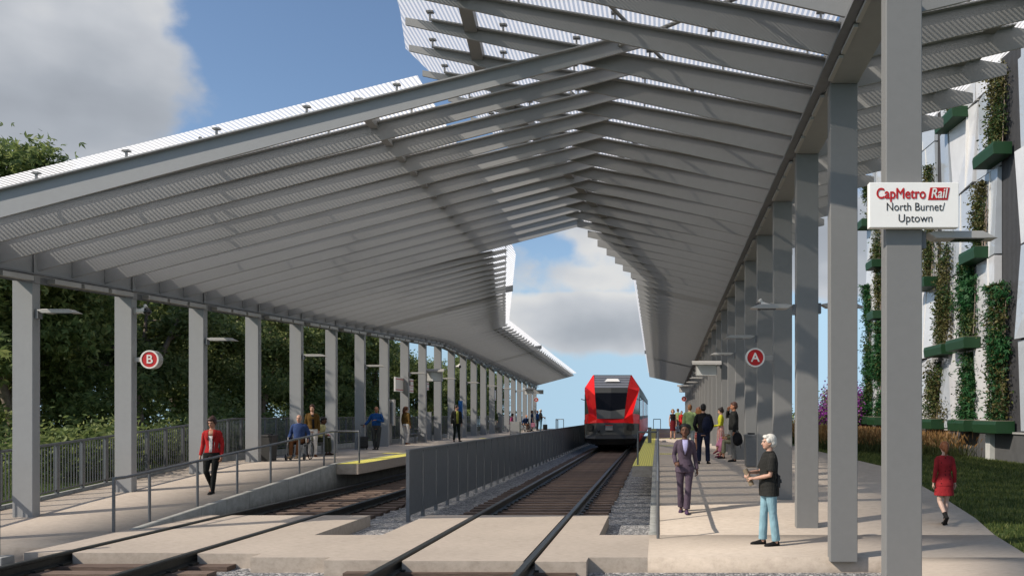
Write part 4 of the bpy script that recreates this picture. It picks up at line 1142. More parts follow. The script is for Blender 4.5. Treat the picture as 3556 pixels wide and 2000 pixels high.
# shrubs right behind the fence
def shrub(name, label, loc, rad, h, nleaf, size, lm, seed, cat='shrub', group=None, elong=0.45):
    t = thing(name, label, cat, loc, 0, group)
    r = np.random.default_rng(seed); cl = []
    tb = MB()
    for i in range(13):
        a = r.uniform(0, 2*PI); d = rad*math.sqrt(r.uniform(0, 0.8)); z = h*r.uniform(0.25, 0.9)
        p = np.array([math.cos(a)*d, math.sin(a)*d, z]); tb.tube([(0, 0, -0.1), (p[0]*.4, p[1]*.4, z*.5), tuple(p)], [0.03, 0.02, 0.006], 5)
        cl.append(r.normal(size=(nleaf//13, 3))*np.array([rad*.28, rad*.28, h*.16]) + p)
    tb.build('stems', M['bark'], t)
    C = np.concatenate(cl); C[:, 2] = np.abs(C[:, 2])
    V, F = leaf_cloud(C, size, elong); rawmesh('foliage', V, F, M[lm], t)
    return t
s0 = shrub('shrub', 'low dark shrub against the fence behind the first left column', (-15.4, 20.5, 0.2), 1.5, 1.5, 3600, 0.17, 'leaf_a', 21, group='shrubs behind the fence')
for i, y in enumerate([23.6, 27.2, 31.5, 36.5, 42.0, 48.5, 55.5, 63.0]):
    c = copy_tree(s0); c.location = (-15.6 - 0.5*(i % 2), y, 0.35); c.rotation_euler = (0, 0, 1.3*i); c.scale = (1, 1.1, 0.9 + 0.15*(i % 3))
    c['label'] = f'low dark shrub against the fence, {words[i+1]} of the row from the camera'

# purple flowering bush beyond the lawn
pb = thing('crape_myrtle', 'round magenta-flowering bush in the tall orange grass by the wall end', 'bush', (11.0, 47.4, 0.35))
r_ = np.random.default_rng(31); cl = []; fl = []; tb = MB()
for i in range(34):
    a = r_.uniform(0, 2*PI); d = 2.5*math.sqrt(r_.uniform(0, 1)); z = r_.uniform(0.5, 2.7)*math.sqrt(max(0.1, 1-(d/3.0)**2))
    p = np.array([math.cos(a)*d, math.sin(a)*d, z]); tb.tube([(0, 0, -0.2), (p[0]*.5, p[1]*.5, z*.6), tuple(p)], [0.05, 0.03, 0.01], 5)
    cl.append(r_.normal(size=(160, 3))*0.36 + p)
    q = p + np.array([0, 0, 0.25]); fl.append(r_.normal(size=(330, 3))*np.array([0.26, 0.26, 0.34]) + q)
tb.build('stems', M['bark'], pb)
V, F = leaf_cloud(np.concatenate(cl), 0.16, 0.5); rawmesh('foliage', V, F, M['leaf_a'], pb)
V, F = leaf_cloud(np.concatenate(fl), 0.11, 0.8); rawmesh('blossom', V, F, M['petal'], pb); pb.scale = (1.12, 1.12, 1.12)
again_b = copy_tree(pb); again_b.location = (14.8, 53.0, 0.2); again_b.rotation_euler = (0, 0, 2.0); again_b.scale = (1.05, 1.05, 1.05); again_b['label'] = 'second magenta-flowering bush, farther and behind the green wall end'
hd = shrub('hedge', 'clipped green hedge far off at the right, seen through a slit between columns', (16.5, 74.0, 0.0), 4.5, 2.3, 7000, 0.3, 'leaf_b', 44, 'hedge')

# lawn blades, tall grass (uncountable: one object each)
def blades(name, n, xr, yr, h, w, ml, keep=None, seeds=False):
    r = np.random.default_rng(hash(name) % 1000 if False else 5+n % 97)
    X = r.uniform(*xr, n); Y = yr[0] + (yr[1]-yr[0])*r.uniform(0, 1, n)**1.0
    if keep is not None:
        k = keep(X, Y, r.uniform(0, 1, n)); X, Y = X[k], Y[k]; n = len(X)
    Z = np.array([terrain_z(x, y) for x, y in zip(X, Y)])
    H = h*r.uniform(0.5, 1.35, n); a = r.uniform(0, 2*PI, n); ln = r.normal(0, 0.32, (n, 2))*H[:, None]
    dx, dy = np.cos(a)*w, np.sin(a)*w
    B = np.stack([X, Y, Z], 1)
    p0 = B + np.stack([dx, dy, dx*0], 1); p1 = B - np.stack([dx, dy, dx*0], 1)
    p2 = B + np.stack([ln[:, 0], ln[:, 1], H], 1)
    V = np.stack([p0, p1, p2], 1).reshape(-1, 3); k = np.arange(n)*3
    F = np.stack([k, k+1, k+2], 1)
    if not seeds: 
        o = rawmesh(name, V, F, M[ml]); return o
    # seed heads: narrow diamonds round the upper third of each stem
    s0 = B + np.stack([ln[:, 0]*.72, ln[:, 1]*.72, H*.72], 1); s2 = B + np.stack([ln[:, 0]*1.06, ln[:, 1]*1.06, H*1.06], 1)
    m_ = (s0+s2)/2; ww = w*2.0; e = np.stack([np.cos(a)*ww, np.sin(a)*ww, a*0], 1)
    V2 = np.stack([s0, m_+e, s2, m_-e], 1).reshape(-1, 3); k2 = np.arange(n)*4 + len(V)
    F2 = np.concatenate([np.stack([k2, k2+1, k2+2], 1), np.stack([k2, k2+2, k2+3], 1)])
    o = rawmesh(name, np.concatenate([V, V2]), np.concatenate([F, F2]), [M[ml], M['grass_seed']])
    mi = np.zeros(len(F)+len(F2), dtype=np.int32); mi[len(F):] = 1
    o.data.polygons.foreach_set('material_index', mi)
    return o
pe = np.vectorize(path_edge)
o = blades('lawn_grass', 60000, (5.3, 12.2), (9.5, 34), 0.075, 0.010, 'grass_blade', lambda X, Y, U: X > pe(Y)+0.03); tag(o, kind='stuff')
def tall_keep(X, Y, U):
    d = (X-7.6)*0.5 + (Y-31.0)          # ragged near edge, thins towards the building
    return (X > 6.9) & (d > 0) & (U < np.clip(d/5+0.15, 0, 1))
o = blades('tall_meadow_grass', 21000, (6.9, 12.1), (29.5, 54), 0.74, 0.011, 'grass_tall', tall_keep, True); tag(o, kind='stuff')
o = blades('meadow_grass', 9000, (12.1, 26), (47, 70), 0.98, 0.02, 'grass_tall', None, True); tag(o, kind='stuff')
o = blades('verge_grass', 12000, (-18, -13.5), (12, 40), 0.10, 0.012, 'grass_blade'); tag(o, kind='stuff')

# ---------------------------------------------------------------- green-walled building
M['panel'] = mat('pale_glossy_panel', (0.60, 0.60, 0.60), 0.16, 0.05, 0.8, spec=0.55, stain=0.1)
M['panel_glass'] = mat('milky_glass_panel', (0.42, 0.45, 0.48), 0.07, 0.10, 0.6, spec=0.65)
M['rib'] = mat('dark_ribbed_metal', (0.075, 0.075, 0.078), 0.5, 0.1, 5)
M['base_wall'] = mat('dark_base_concrete', (0.085, 0.085, 0.085), 0.85, 0.15, 2.0, 0.2, 40, stain=0.2)
M['planter'] = mat('green_planter_metal', (0.009, 0.042, 0.013), 0.55, 0.08, 4)
bl = thing('office_building', 'pale panelled building at the right with dark ribs and a dark concrete base', 'building')
MB().box(12.32, 22, 18.0, 46.3, 1.38, 17.4).build('wall', M['rib'], bl)
MB().box(12.16, 22.1, 17.9, 46.5, -0.6, 1.379).build('base_wall', M['base_wall'], bl)
MB().box(11.98, 12.158, 28.75, 29.15, -0.5, 1.42).build('base_pier', M['kerb_top'], bl)
MB().box(12.1, 12.31, 18, 46.4, 1.38, 1.44).build('sill_rail', M['lamp_metal'], bl)
ribm = MB()
y = 18.1
while y < 46.2:
    ribm.box(12.275, 12.321, y, y+0.035, 1.45, 17.3); y += 0.10
ribm.build('rib_cladding', M['rib'], bl)
rr = random.Random(12)
bays = [(18.3, 20.9), (21.1, 24.0), (24.2, 26.8), (28.4, 30.3), (30.42, 32.9), (33.02, 34.2), (34.9, 36.9), (37.05, 39.6), (39.75, 42.4), (43.2, 44.6), (44.75, 46.2)]
rows = [1.46, 4.55, 7.75, 10.9, 14.0, 17.1]
for bi, (ya, yb) in enumerate(bays):
    for ri in range(5):
        z0, z1 = rows[ri]+0.03, rows[ri+1]-0.03
        if rr.random() < 0.04: continue
        d = [rr.choice([0, 0, 0.10, 0.22]) for _ in range(4)]
        xo = 12.21
        mb = MB()
        mb.hexa([(xo-d[0], ya, z0), (xo+0.05, ya, z0), (xo+0.05, yb, z0), (xo-d[1], yb, z0), (xo-d[2], ya, z1), (xo+0.05, ya, z1), (xo+0.05, yb, z1), (xo-d[3], yb, z1)])
        pn = mb.build('facade_panel', M['panel_glass'] if rr.random() < 0.35 else M['panel'], bl)
        if yb-ya > 1.5:
            ym = lerp(ya, yb, rr.choice([0.35, 0.5, 0.65])); k = (ym-ya)/(yb-ya)
            MB().hexa([(xo-lerp(d[0], d[1], k)-0.02, ym-0.02, z0), (xo, ym-0.02, z0), (xo, ym+0.02, z0), (xo-lerp(d[0], d[1], k)-0.02, ym+0.02, z0),
                       (xo-lerp(d[2], d[3], k)-0.02, ym-0.02, z1), (xo, ym-0.02, z1), (xo, ym+0.02, z1), (xo-lerp(d[2], d[3], k)-0.02, ym+0.02, z1)]).build('mullion', M['white'], pn)

plants = [  # (y centre, z bottom, width, plant top, kinds, words)
    (28.2, 1.39, 2.0, 6.6, 'fvr', 'at the base of the wall just above the dark pier'),
    (30.9, 1.40, 1.7, 4.4, 'fv', 'at the base of the wall, right of the red-dressed woman'),
    (34.7, 1.42, 2.1, 4.4, 'vr', 'low on the wall, left of the red-dressed woman'),
    (33.5, 4.50, 2.1, 9.3, 'vr', 'at second level beside the nearest column, tilted'),
    (31.0, 4.55, 1.9, 7.9, 'fv', 'at second level right of the tilted one'),
    (29.8, 7.75, 1.5, 10.6, 'rv', 'level with the arm lamp under the name sign'),
    (28.3, 11.0, 1.8, 14.5, 'vr', 'high at the right edge of the picture'),
    (32.2, 13.7, 2.0, 16.8, 'v', 'highest up, under the canopy wing tips'),
    (35.4, 7.60, 1.7, 13.0, 'rv', 'right against the nearest column under the lamp'),
    (45.7, 12.7, 1.2, 15.5, 'v', 'far along the wall, left of the name sign'),
    (43.6, 10.0, 1.3, 12.6, 'rv', 'far along the wall, just under the name sign'),
    (43.4, 7.20, 1.3, 9.9, 'rv', 'far along the wall, seen between two columns, midway up'),
    (43.2, 1.47, 1.6, 7.0, 'fv', 'far along the wall, above the orange grass'),
    (45.5, 1.5, 1.4, 9.4, 'fv', 'at the farthest end of the wall, behind the magenta bush')]
KM = {'f': ('leaf_fern', 0.22, 0.26), 'v': ('leaf_vine', 0.13, 0.5), 'r': ('leaf_rust', 0.12, 0.55)}
for i, (yc, zb, w, zt, kinds, wd) in enumerate(plants):
    t = thing('planter_box', 'green planter box ' + wd, 'planter', (11.86, yc, zb), 0, 'green planter boxes on the wall')
    d = 0.32
    pr = [(-d, 0.0), (0.33, 0.0), (0.33, 0.43), (-d, 0.43), (-d-0.03, 0.3)]
    MB().prism([(a, b) for a, b in pr], -w/2, w/2).build('box', M['planter'], t, bevel=0.012)
    MB().box(-d+0.05, 0.3, -w/2+0.05, w/2-0.05, 0.431, 0.445).build('soil', M['bark'], t)
    v = thing('climbing_plant', 'climbing plant from the planter ' + wd, 'plant', (12.0, yc, zb+0.42), 0, 'climbing plants on the wall')
    H = zt-zb-0.4; r = np.random.default_rng(60+i); tb = MB()
    for k in range(4):
        yy = r.uniform(-w*.35, w*.35); tb.tube([(0.02, yy, 0), (0.08, yy+r.uniform(-.2, .2), H*.5), (0.1, yy+r.uniform(-.3, .3), H*.92)], [0.02, 0.015, 0.006], 5)
    tb.build('stems', M['bark'], v)
    nn = int(H*w*520)
    for ki, kd in enumerate(kinds):
        lm, sz, el_ = KM[kd]; n = int(nn/len(kinds)*(1.1 if kd != 'f' else 0.8))
        ncl = max(4, int(H*3.2)); cz = r.uniform(0, H, ncl)**1.0; cy = r.normal(0, w*0.15, ncl)
        ci = r.integers(0, ncl, n)
        C = np.stack([0.12 - np.abs(r.normal(0, 0.17, n)), cy[ci] + r.normal(0, w*0.13, n), np.clip(cz[ci] + r.normal(0, 0.32, n), -0.25, H)], 1)
        V, F = leaf_cloud(C, sz, el_, 'maple' if kd == 'f' else 'oval', 0.5)
        rawmesh('foliage', V, F, M[lm], v)
# ---------------------------------------------------------------- people
# local frame: the person faces -y, the left hand is on +x, feet on z = 0; lengths in units of the body height
def remeshed(mb, name, voxel, m, parent, smooth=3):
    me = bpy.data.meshes.new('tmp'); me.from_pydata(mb.v, [], mb.f); me.update()
    o = bpy.data.objects.new('tmp', me); COL.objects.link(o)
    bm = bmesh.new(); bm.from_mesh(me); bmesh.ops.recalc_face_normals(bm, faces=bm.faces); bm.to_mesh(me); bm.free()
    r = o.modifiers.new('r', 'REMESH'); r.mode = 'VOXEL'; r.voxel_size = voxel; r.use_smooth_shade = True
    if smooth:
        sm = o.modifiers.new('s', 'SMOOTH'); sm.factor = 0.5; sm.iterations = smooth
    dg = bpy.context.evaluated_depsgraph_get()
    out = bpy.data.meshes.new_from_object(o.evaluated_get(dg))
    bpy.data.objects.remove(o); bpy.data.meshes.remove(me)
    out.materials.clear(); out.materials.append(m); out.name = name
    ob = bpy.data.objects.new(name, out); ob.parent = parent; COL.objects.link(ob)
    return ob

def loft(mb, rings, n=20):
    """rings: (cx, cy, cz, rx, ry[, tilt about x]) closed elliptic loft"""
    vs = []; fs = []
    for r in rings:
        cx, cy, cz, rx, ry = r[:5]; tl = r[5] if len(r) > 5 else 0.0
        for k in range(n):
            a = 2*PI*k/n; x = rx*math.cos(a); y = ry*math.sin(a)
            vs.append((cx+x, cy+y*math.cos(tl), cz+y*math.sin(tl)))
    for i in range(len(rings)-1):
        for k in range(n):
            k2 = (k+1) % n; fs.append((i*n+k, i*n+k2, (i+1)*n+k2, (i+1)*n+k))
    fs.append(tuple(range(n-1, -1, -1))); fs.append(tuple(range((len(rings)-1)*n, len(rings)*n)))
    mb.add(vs, fs, True)

_cm = {}
def cloth(col, kind='plain', col2=None, p=0.02):
    key = (col, kind, col2, p)
    if key in _cm: return _cm[key]
    m, nt, N, L, b = newmat('cloth_' + kind); tc = N.new('ShaderNodeTexCoord')
    sp = N.new('ShaderNodeSeparateXYZ'); L.new(tc.outputs['Object'], sp.inputs[0])
    n1 = N.new('ShaderNodeTexNoise'); n1.inputs['Scale'].default_value = 7; n1.inputs['Detail'].default_value = 5; L.new(tc.outputs['Object'], n1.inputs['Vector'])
    mr = N.new('ShaderNodeMapRange'); mr.inputs[1].default_value = .3; mr.inputs[2].default_value = .7; mr.inputs[3].default_value = .8; mr.inputs[4].default_value = 1.2
    L.new(n1.outputs['Fac'], mr.inputs[0])
    base = None
    def fr(o, q): return math_node(N, L, 'FRACT', math_node(N, L, 'MULTIPLY', o, 1/q))
    fac = None
    if kind == 'check':
        ax = math_node(N, L, 'ADD', sp.outputs[0], sp.outputs[1])
        fac = math_node(N, L, 'MAXIMUM', math_node(N, L, 'LESS_THAN', fr(ax, p), 0.16), math_node(N, L, 'LESS_THAN', fr(sp.outputs[2], p), 0.16))
    elif kind == 'hoop': fac = math_node(N, L, 'LESS_THAN', fr(sp.outputs[2], p), 0.45)
    elif kind == 'stripe':
        ang = math_node(N, L, 'ARCTAN2', sp.outputs[0], sp.outputs[1]); fac = math_node(N, L, 'LESS_THAN', fr(ang, p), 0.5)
    elif kind == 'plaid':
        ax = math_node(N, L, 'ADD', sp.outputs[0], sp.outputs[1])
        fac = math_node(N, L, 'MULTIPLY', math_node(N, L, 'ADD', math_node(N, L, 'LESS_THAN', fr(ax, p), 0.5), math_node(N, L, 'LESS_THAN', fr(sp.outputs[2], p), 0.5)), 0.5)
    elif kind == 'motif':
        vo = N.new('ShaderNodeTexVoronoi'); vo.inputs['Scale'].default_value = 1/p; vo.inputs['Randomness'].default_value = 0.25; L.new(tc.outputs['Object'], vo.inputs['Vector'])
        fac = math_node(N, L, 'LESS_THAN', vo.outputs['Distance'], 0.17)
    mm = N.new('ShaderNodeMix'); mm.data_type = 'RGBA'; mm.inputs[6].default_value = (*col, 1); mm.inputs[7].default_value = (*(col2 or col), 1)
    if fac is None: mm.inputs[0].default_value = 0
    else: L.new(fac, mm.inputs[0])
    mu = N.new('ShaderNodeMix'); mu.data_type = 'RGBA'; mu.blend_type = 'MULTIPLY'; mu.inputs[0].default_value = 1
    L.new(mm.outputs[2], mu.inputs[6]); L.new(mr.outputs[0], mu.inputs[7]); L.new(mu.outputs[2], b.inputs['Base Color'])
    b.inputs['Roughness'].default_value = 0.85; b.inputs['Specular IOR Level'].default_value = 0.15
    w = N.new('ShaderNodeTexNoise'); w.inputs['Scale'].default_value = 11; w.inputs['Detail'].default_value = 3; w.inputs['Distortion'].default_value = 1.2
    mp = N.new('ShaderNodeMapping'); mp.inputs['Scale'].default_value = (1, 1, 0.55); L.new(tc.outputs['Object'], mp.inputs[0]); L.new(mp.outputs[0], w.inputs['Vector'])
    bp = N.new('ShaderNodeBump'); bp.inputs['Strength'].default_value = 0.55; bp.inputs['Distance'].default_value = 0.03
    L.new(w.outputs['Fac'], bp.inputs['Height']); L.new(bp.outputs['Normal'], b.inputs['Normal'])
    _cm[key] = m; return m
def skin(col):
    key = ('skin', col)
    if key not in _cm:
        m = mat('skin', col, 0.5, 0.06, 30, 0.05, 180, spec=0.35)
        _cm[key] = m
    return _cm[key]
def hairm(col):
    key = ('hair', col)
    if key not in _cm:
        _cm[key] = mat('hair', col, 0.5, 0.30, 60, 0.25, 160, spec=0.3)
    return _cm[key]
LEATHER = lambda c: cloth(c)
SK_L, SK_M, SK_T, SK_D = (0.50, 0.29, 0.205), (0.42, 0.215, 0.135), (0.36, 0.155, 0.085), (0.115, 0.052, 0.030)

def V3(*a): return Vector(a)
class Body:
    def __init__(s, H, female=False, stout=0.0, lean=0.0, drop=0.0, twist=0.0):
        s.H = H; s.f = female; s.st = stout; s.lean = lean; s.drop = drop
        sh = 0.092 if female else 0.108; hp = 0.054
        s.J = {}
        for sd, q in (('L', 1), ('R', -1)):
            s.J['hip'+sd] = V3(q*hp, 0, 0.515-drop); s.J['knee'+sd] = V3(q*0.056, -0.010, 0.285); s.J['ank'+sd] = V3(q*0.054, 0.012, 0.046)
            s.J['sho'+sd] = s.sp(V3(q*(sh-0.004), 0.004, 0.798)); s.J['elb'+sd] = s.sp(V3(q*(sh+0.022), 0.018, 0.635)); s.J['wri'+sd] = s.sp(V3(q*(sh+0.026), -0.022, 0.487))
            s.J['toe'+sd] = V3(q*0.25, -1, 0).normalized()
        s.J['neck'] = s.sp(V3(0, 0.006, 0.842)); s.J['head'] = s.sp(V3(0, -0.006, 0.925))
    def sp(s, p):
        """carry a rest position along with the spine lean and the seat drop"""
        t = max(0.0, (p.z-0.53))
        a = s.lean
        return V3(p.x, p.y - t*math.sin(a), 0.53 - s.drop + t*math.cos(a)) if p.z > 0.53 else V3(p.x, p.y, p.z-s.drop)
    def set(s, **k):
        for n, v in k.items(): s.J[n] = V3(*v)
        return s
    def torso_rings(s, grow, z0=0.47, z1=0.845, flare=0.0):
        f = s.f
        R = [(0.44, .088, .062), (0.50, .090 if not f else .093, .064), (0.55, .084, .060), (0.615, .076 if not f else .066, .054 if not f else .048), (0.68, .086 if not f else .074, .060 if not f else .054),
             (0.74, .093 if not f else .082, .064 if not f else .066), (0.785, .095 if not f else .081, .057), (0.815, .084 if not f else .071, .046), (0.838, .050 if not f else .043, .038), (0.852, .034, .034)]
        out = []
        zs = [r[0] for r in R]
        def at(z):
            for (a, b) in zip(R, R[1:]):
                if a[0] <= z <= b[0]:
                    t = (z-a[0])/(b[0]-a[0]); return (lerp(a[1], b[1], t), lerp(a[2], b[2], t))
            return R[0][1:] if z < R[0][0] else R[-1][1:]
        zz = [z0] + [z for z in zs if z0+0.012 < z < z1-0.008] + [z1]
        for z in zz:
            rx, ry = at(z); st = s.st*math.exp(-((z-0.6)/0.085)**2)
            g = grow + (flare*(0.6-z)/0.13 if z < 0.6 else 0)
            c = s.sp(V3(0, 0.002-st*0.4, z))
            out.append((c.x, c.y, c.z, rx+g+st*0.5, ry+g+st, s.lean*0.9 if z > 0.53 else 0))
        return out

def scale_mb(mb, H): mb.v = [(x*H, y*H, z*H) for x, y, z in mb.v]; return mb

def add_hand(mb, w, d, nrm, H, curl=0.5, side=1, fist=False):
    """w wrist, d finger direction, nrm palm normal (the way the palm faces); side = +1 left hand, -1 right"""
    d = d.normalized(); nrm = (nrm - d*nrm.dot(d)).normalized(); u = d.cross(nrm).normalized()*side   # u: towards the thumb
    S = 0.105
    pl = 0.050
    vs = []
    for t, wd, th in ((0.0, 0.0135, 0.0115), (0.35, 0.021, 0.0105), (0.75, 0.024, 0.0095), (1.0, 0.0235, 0.008)):
        c = w + d*(pl*t)
        vs.append((c, wd, th))
    n = 10; V = []; Fc = []
    for c, wd, th in vs:
        for k in range(n):
            a = 2*PI*k/n; V.append(c + u*(wd*math.cos(a)) + nrm*(th*math.sin(a)))
    for i in range(3):
        for k in range(n): Fc.append((i*n+k, i*n+(k+1) % n, (i+1)*n+(k+1) % n, (i+1)*n+k))
    Fc.append(tuple(range(n-1, -1, -1))); Fc.append(tuple(range(3*n, 4*n))); mb.add(V, Fc, True)
    for i, (off, ln) in enumerate(((0.0175, 0.040), (0.0060, 0.045), (-0.0055, 0.042), (-0.0165, 0.033))):
        p = w + d*(pl*0.95) + u*off; q = [p - d*0.008]; ang = 0.10
        for seg, c_ in ((0.45, curl*0.9), (0.32, curl*1.2), (0.23, curl*0.8)):
            q.append(p); ang += c_*(1.0+0.08*i)
            dd = (d*math.cos(ang) + nrm*math.sin(ang)); p = p + dd*(ln*seg) 
        q.append(p); mb.tube(q[1:], [0.0056, 0.0054, 0.0048, 0.0038], 7)
    b = w + d*0.012 + u*0.016
    t1 = b + (d*0.6+u*0.7+nrm*0.25).normalized()*0.020; t2 = t1 + (d*0.85+u*0.15+nrm*(0.3+curl*0.6)).normalized()*0.018; t3 = t2 + (d*0.8-u*0.1+nrm*(0.3+curl*0.8)).normalized()*0.014
    mb.tube([b - d*0.004, t1, t2, t3], [0.0085, 0.0068, 0.006, 0.0045], 7)

def head_rot(yaw, pitch): return Matrix.Rotation(yaw, 3, 'Z') @ Matrix.Rotation(pitch, 3, 'X')

def person(label, loc, rz, H, B, sk, hair, top, legs, shoes, yaw=0.0, pitch=0.0, near=1, hands=None, extras=None, group=None):
    """hair=(style,colour); top=dict(m, sleeve, z0, grow, flare, open); legs=dict(kind,m,flare,len); shoes=(material, kind)"""
    t = thing('person', label, 'person', loc, rz, group)
    J = B.J; vox = {2: 0.0085, 1: 0.012, 0: 0.017}[near]
    sm = skin(sk)
    hr = head_rot(yaw, pitch); hc = J['head']
    def hp(x, y, z): return hc + hr @ V3(x, y, z)
    # ---- body: one continuous skin surface
    mb = MB()
    loft(mb, B.torso_rings(-0.006, 0.47, 0.852))
    mb.tube([J['neck']-V3(0, 0, 0.03), J['neck'], hp(0, 0.012, -0.045), hp(0, 0.008, -0.01)], [0.036, 0.031, 0.029, 0.03], 12)
    mb.ell(hp(0, 0.012, 0.022), (0.044, 0.056, 0.051), hr); mb.ell(hp(0, -0.008, -0.012), (0.037, 0.044, 0.050), hr)
    mb.ell(hp(0, -0.027, -0.038), (0.024, 0.022, 0.022), hr)                     # chin
    mb.tube([hp(0, -0.046, 0.012), hp(0, -0.057, -0.006), hp(0, -0.062, -0.013), hp(0, -0.05, -0.018)], [0.0055, 0.007, 0.0085, 0.006], 7)   # nose
    for q in (-1, 1): mb.ell(hp(q*0.044, 0.008, -0.006), (0.005, 0.012, 0.018), hr, 8, 6)    # ears
    mb.ell(hp(0, -0.040, 0.021), (0.030, 0.012, 0.006), hr, 10, 6)               # brow ridge
    for sd, q in (('L', 1), ('R', -1)):
        a, e, w = J['sho'+sd], J['elb'+sd], J['wri'+sd]
        mb.tube([a+V3(-q*0.04, 0, 0.008), a, a.lerp(e, 0.5), e, e.lerp(w, 0.35), w], [0.017, 0.0215, 0.0235, 0.0205, 0.0205, 0.0135], 10)
        hd = (hands or {}).get(sd, {})
        d = V3(*hd['d']) if 'd' in hd else (w-e).normalized(); nr = V3(*hd['n']) if 'n' in hd else V3(-q, 0.25, 0)
        add_hand(mb, w, d, nr, H, hd.get('curl', 0.42), q)
        h, k, an = J['hip'+sd], J['knee'+sd], J['ank'+sd]
        mb.tube([h, h.lerp(k, 0.35), h.lerp(k, 0.75), k, k.lerp(an, 0.3), k.lerp(an, 0.7), an, an-V3(0, 0, 0.02)], [0.050, 0.046, 0.036, 0.031, 0.0325, 0.0245, 0.0195, 0.0195], 10)
        td = J['toe'+sd]
        mb.tube([an+V3(0, 0, -0.022)-td*0.012, an+V3(0, 0, -0.024)+td*0.035, an+V3(0, 0, -0.033)+td*0.085], [0.018, 0.0165, 0.0095], 8)
    remeshed(scale_mb(mb, H), 'body', vox, sm, t)
    # ---- face details
    if near >= 1:
        for q in (-1, 1):
            MBs = MB().ell(hp(q*0.0185, -0.0445, 0.0065), (0.0066, 0.005, 0.0034), hr, 8, 6); scale_mb(MBs, H).build('eye', M['black'], t)
            MBs = MB().tube([hp(q*0.009, -0.0505, 0.0185), hp(q*0.019, -0.0505, 0.0215), hp(q*0.029, -0.043, 0.0195)], 0.0026, 5); scale_mb(MBs, H).build('eyebrow', hairm(hair[1]), t)
        MBs = MB().tube([hp(-0.0135, -0.0435, -0.0295), hp(-0.005, -0.0492, -0.0283), hp(0.005, -0.0492, -0.0283), hp(0.0135, -0.0435, -0.0295)], 0.0034, 6)
        scale_mb(MBs, H).build('lips', skin(tuple(c*f for c, f in zip(sk, (0.85, 0.5, 0.5)))), t)
    # ---- hair
    st, hcol = hair
    mb = MB()
    if st != 'bald':
        if st == 'beret':
            mb.ell(hp(0.004, 0.030, 0.048), (0.072, 0.068, 0.042), hr @ Matrix.Rotation(-0.45, 3, 'X')); mb.ell(hp(0, 0.036, 0.0), (0.062, 0.046, 0.052), hr)
        else:
            lift = 0.003 if st == 'crop' else 0.0055
            mb.ell(hp(0, 0.020, 0.028), (0.046+lift, 0.056+lift*.6, 0.050+lift), hr)
            mb.ell(hp(0, 0.036, -0.002), (0.043+lift, 0.038+lift, 0.046), hr)
            if st in ('side', 'wavy'):
                mb.ell(hp(0.0, -0.020, 0.056), (0.041, 0.032, 0.018), hr); mb.ell(hp(0.018, -0.028, 0.050), (0.026, 0.022, 0.013), hr)
                for q in (-1, 1): mb.ell(hp(q*0.043, -0.008, 0.02), (0.010, 0.020, 0.024), hr)
            if st == 'crop':
                mb.ell(hp(0, -0.016, 0.054), (0.038, 0.032, 0.018), hr)
            if st in ('bun', 'ponytail', 'long', 'bob'):
                mb.ell(hp(0, -0.016, 0.050), (0.043, 0.032, 0.024), hr)
                for q in (-1, 1): mb.ell(hp(q*0.043, 0.0, 0.012), (0.010, 0.026, 0.032), hr)
            if st == 'bun': mb.ell(hp(0, 0.050, 0.068), (0.024, 0.024, 0.022), hr)
            if st == 'ponytail': mb.tube([hp(0, 0.06, 0.045), hp(0, 0.088, 0.025), hp(0.004, 0.088, -0.035), hp(0.012, 0.075, -0.10)], [0.012, 0.020, 0.022, 0.007], 10)
            if st == 'long': mb.tube([hp(0, 0.045, 0.03), hp(0, 0.062, -0.03), hp(0.004, 0.066, -0.10), hp(0.004, 0.06, -0.165)], [0.04, 0.044, 0.034, 0.012], 12)
            if st == 'bob':
                for q in (-1, 1): mb.tube([hp(q*0.04, 0.01, 0.03), hp(q*0.052, 0.006, -0.02), hp(q*0.046, 0.004, -0.06)], [0.02, 0.024, 0.012], 8)
                mb.ell(hp(0, 0.04, -0.03), (0.05, 0.03, 0.04), hr)
        remeshed(scale_mb(mb, H), 'hat' if st == 'beret' else 'hair', vox, hairm(hcol), t, 7 if st in ('side', 'wavy') else 3)
    if (hair[2:] and hair[2] == 'beard') if len(hair) > 2 else False: pass
    # ---- top
    g = top.get('grow', 0.008)
    z0 = top.get('z0', 0.50)
    if top:
        mb = MB(); loft(mb, B.torso_rings(g, z0, 0.838, top.get('flare', 0.0)), 24)
        for sd, q in (('L', 1), ('R', -1)):
            a, e, w = J['sho'+sd], J['elb'+sd], J['wri'+sd]
            sl = top.get('sleeve', 'long')
            ra = (0.0275 if B.f else 0.030)+g*0.7
            if sl == 'long': mb.tube([a+V3(-q*0.045, 0, 0.008), a+V3(-q*0.012, 0, 0.002), a.lerp(e, 0.12), a.lerp(e, 0.5), e, e.lerp(w, 0.5), e.lerp(w, 0.95)], [ra-0.006, ra+0.001, ra+0.001, ra-0.002, ra-0.006, ra-0.008, ra-0.0105], 12)
            elif sl == 'short': mb.tube([a+V3(-q*0.045, 0, 0.008), a+V3(-q*0.012, 0, 0.002), a.lerp(e, 0.12), a.lerp(e, 0.5), a.lerp(e, 0.80)], [ra-0.006, ra+0.001, ra+0.001, ra+0.002, ra+0.004], 12)
            else: mb.ell(a+V3(-q*0.014, 0, 0.004), (0.030, 0.034, 0.030))
        if top.get('collar', True):
            mb.tube([J['neck']+V3(0, 0.0, -0.014), J['neck']+V3(0, 0.0, 0.010)], [0.048, 0.040], 14)
        remeshed(scale_mb(mb, H), top.get('name', 'shirt'), vox, top['m'], t)
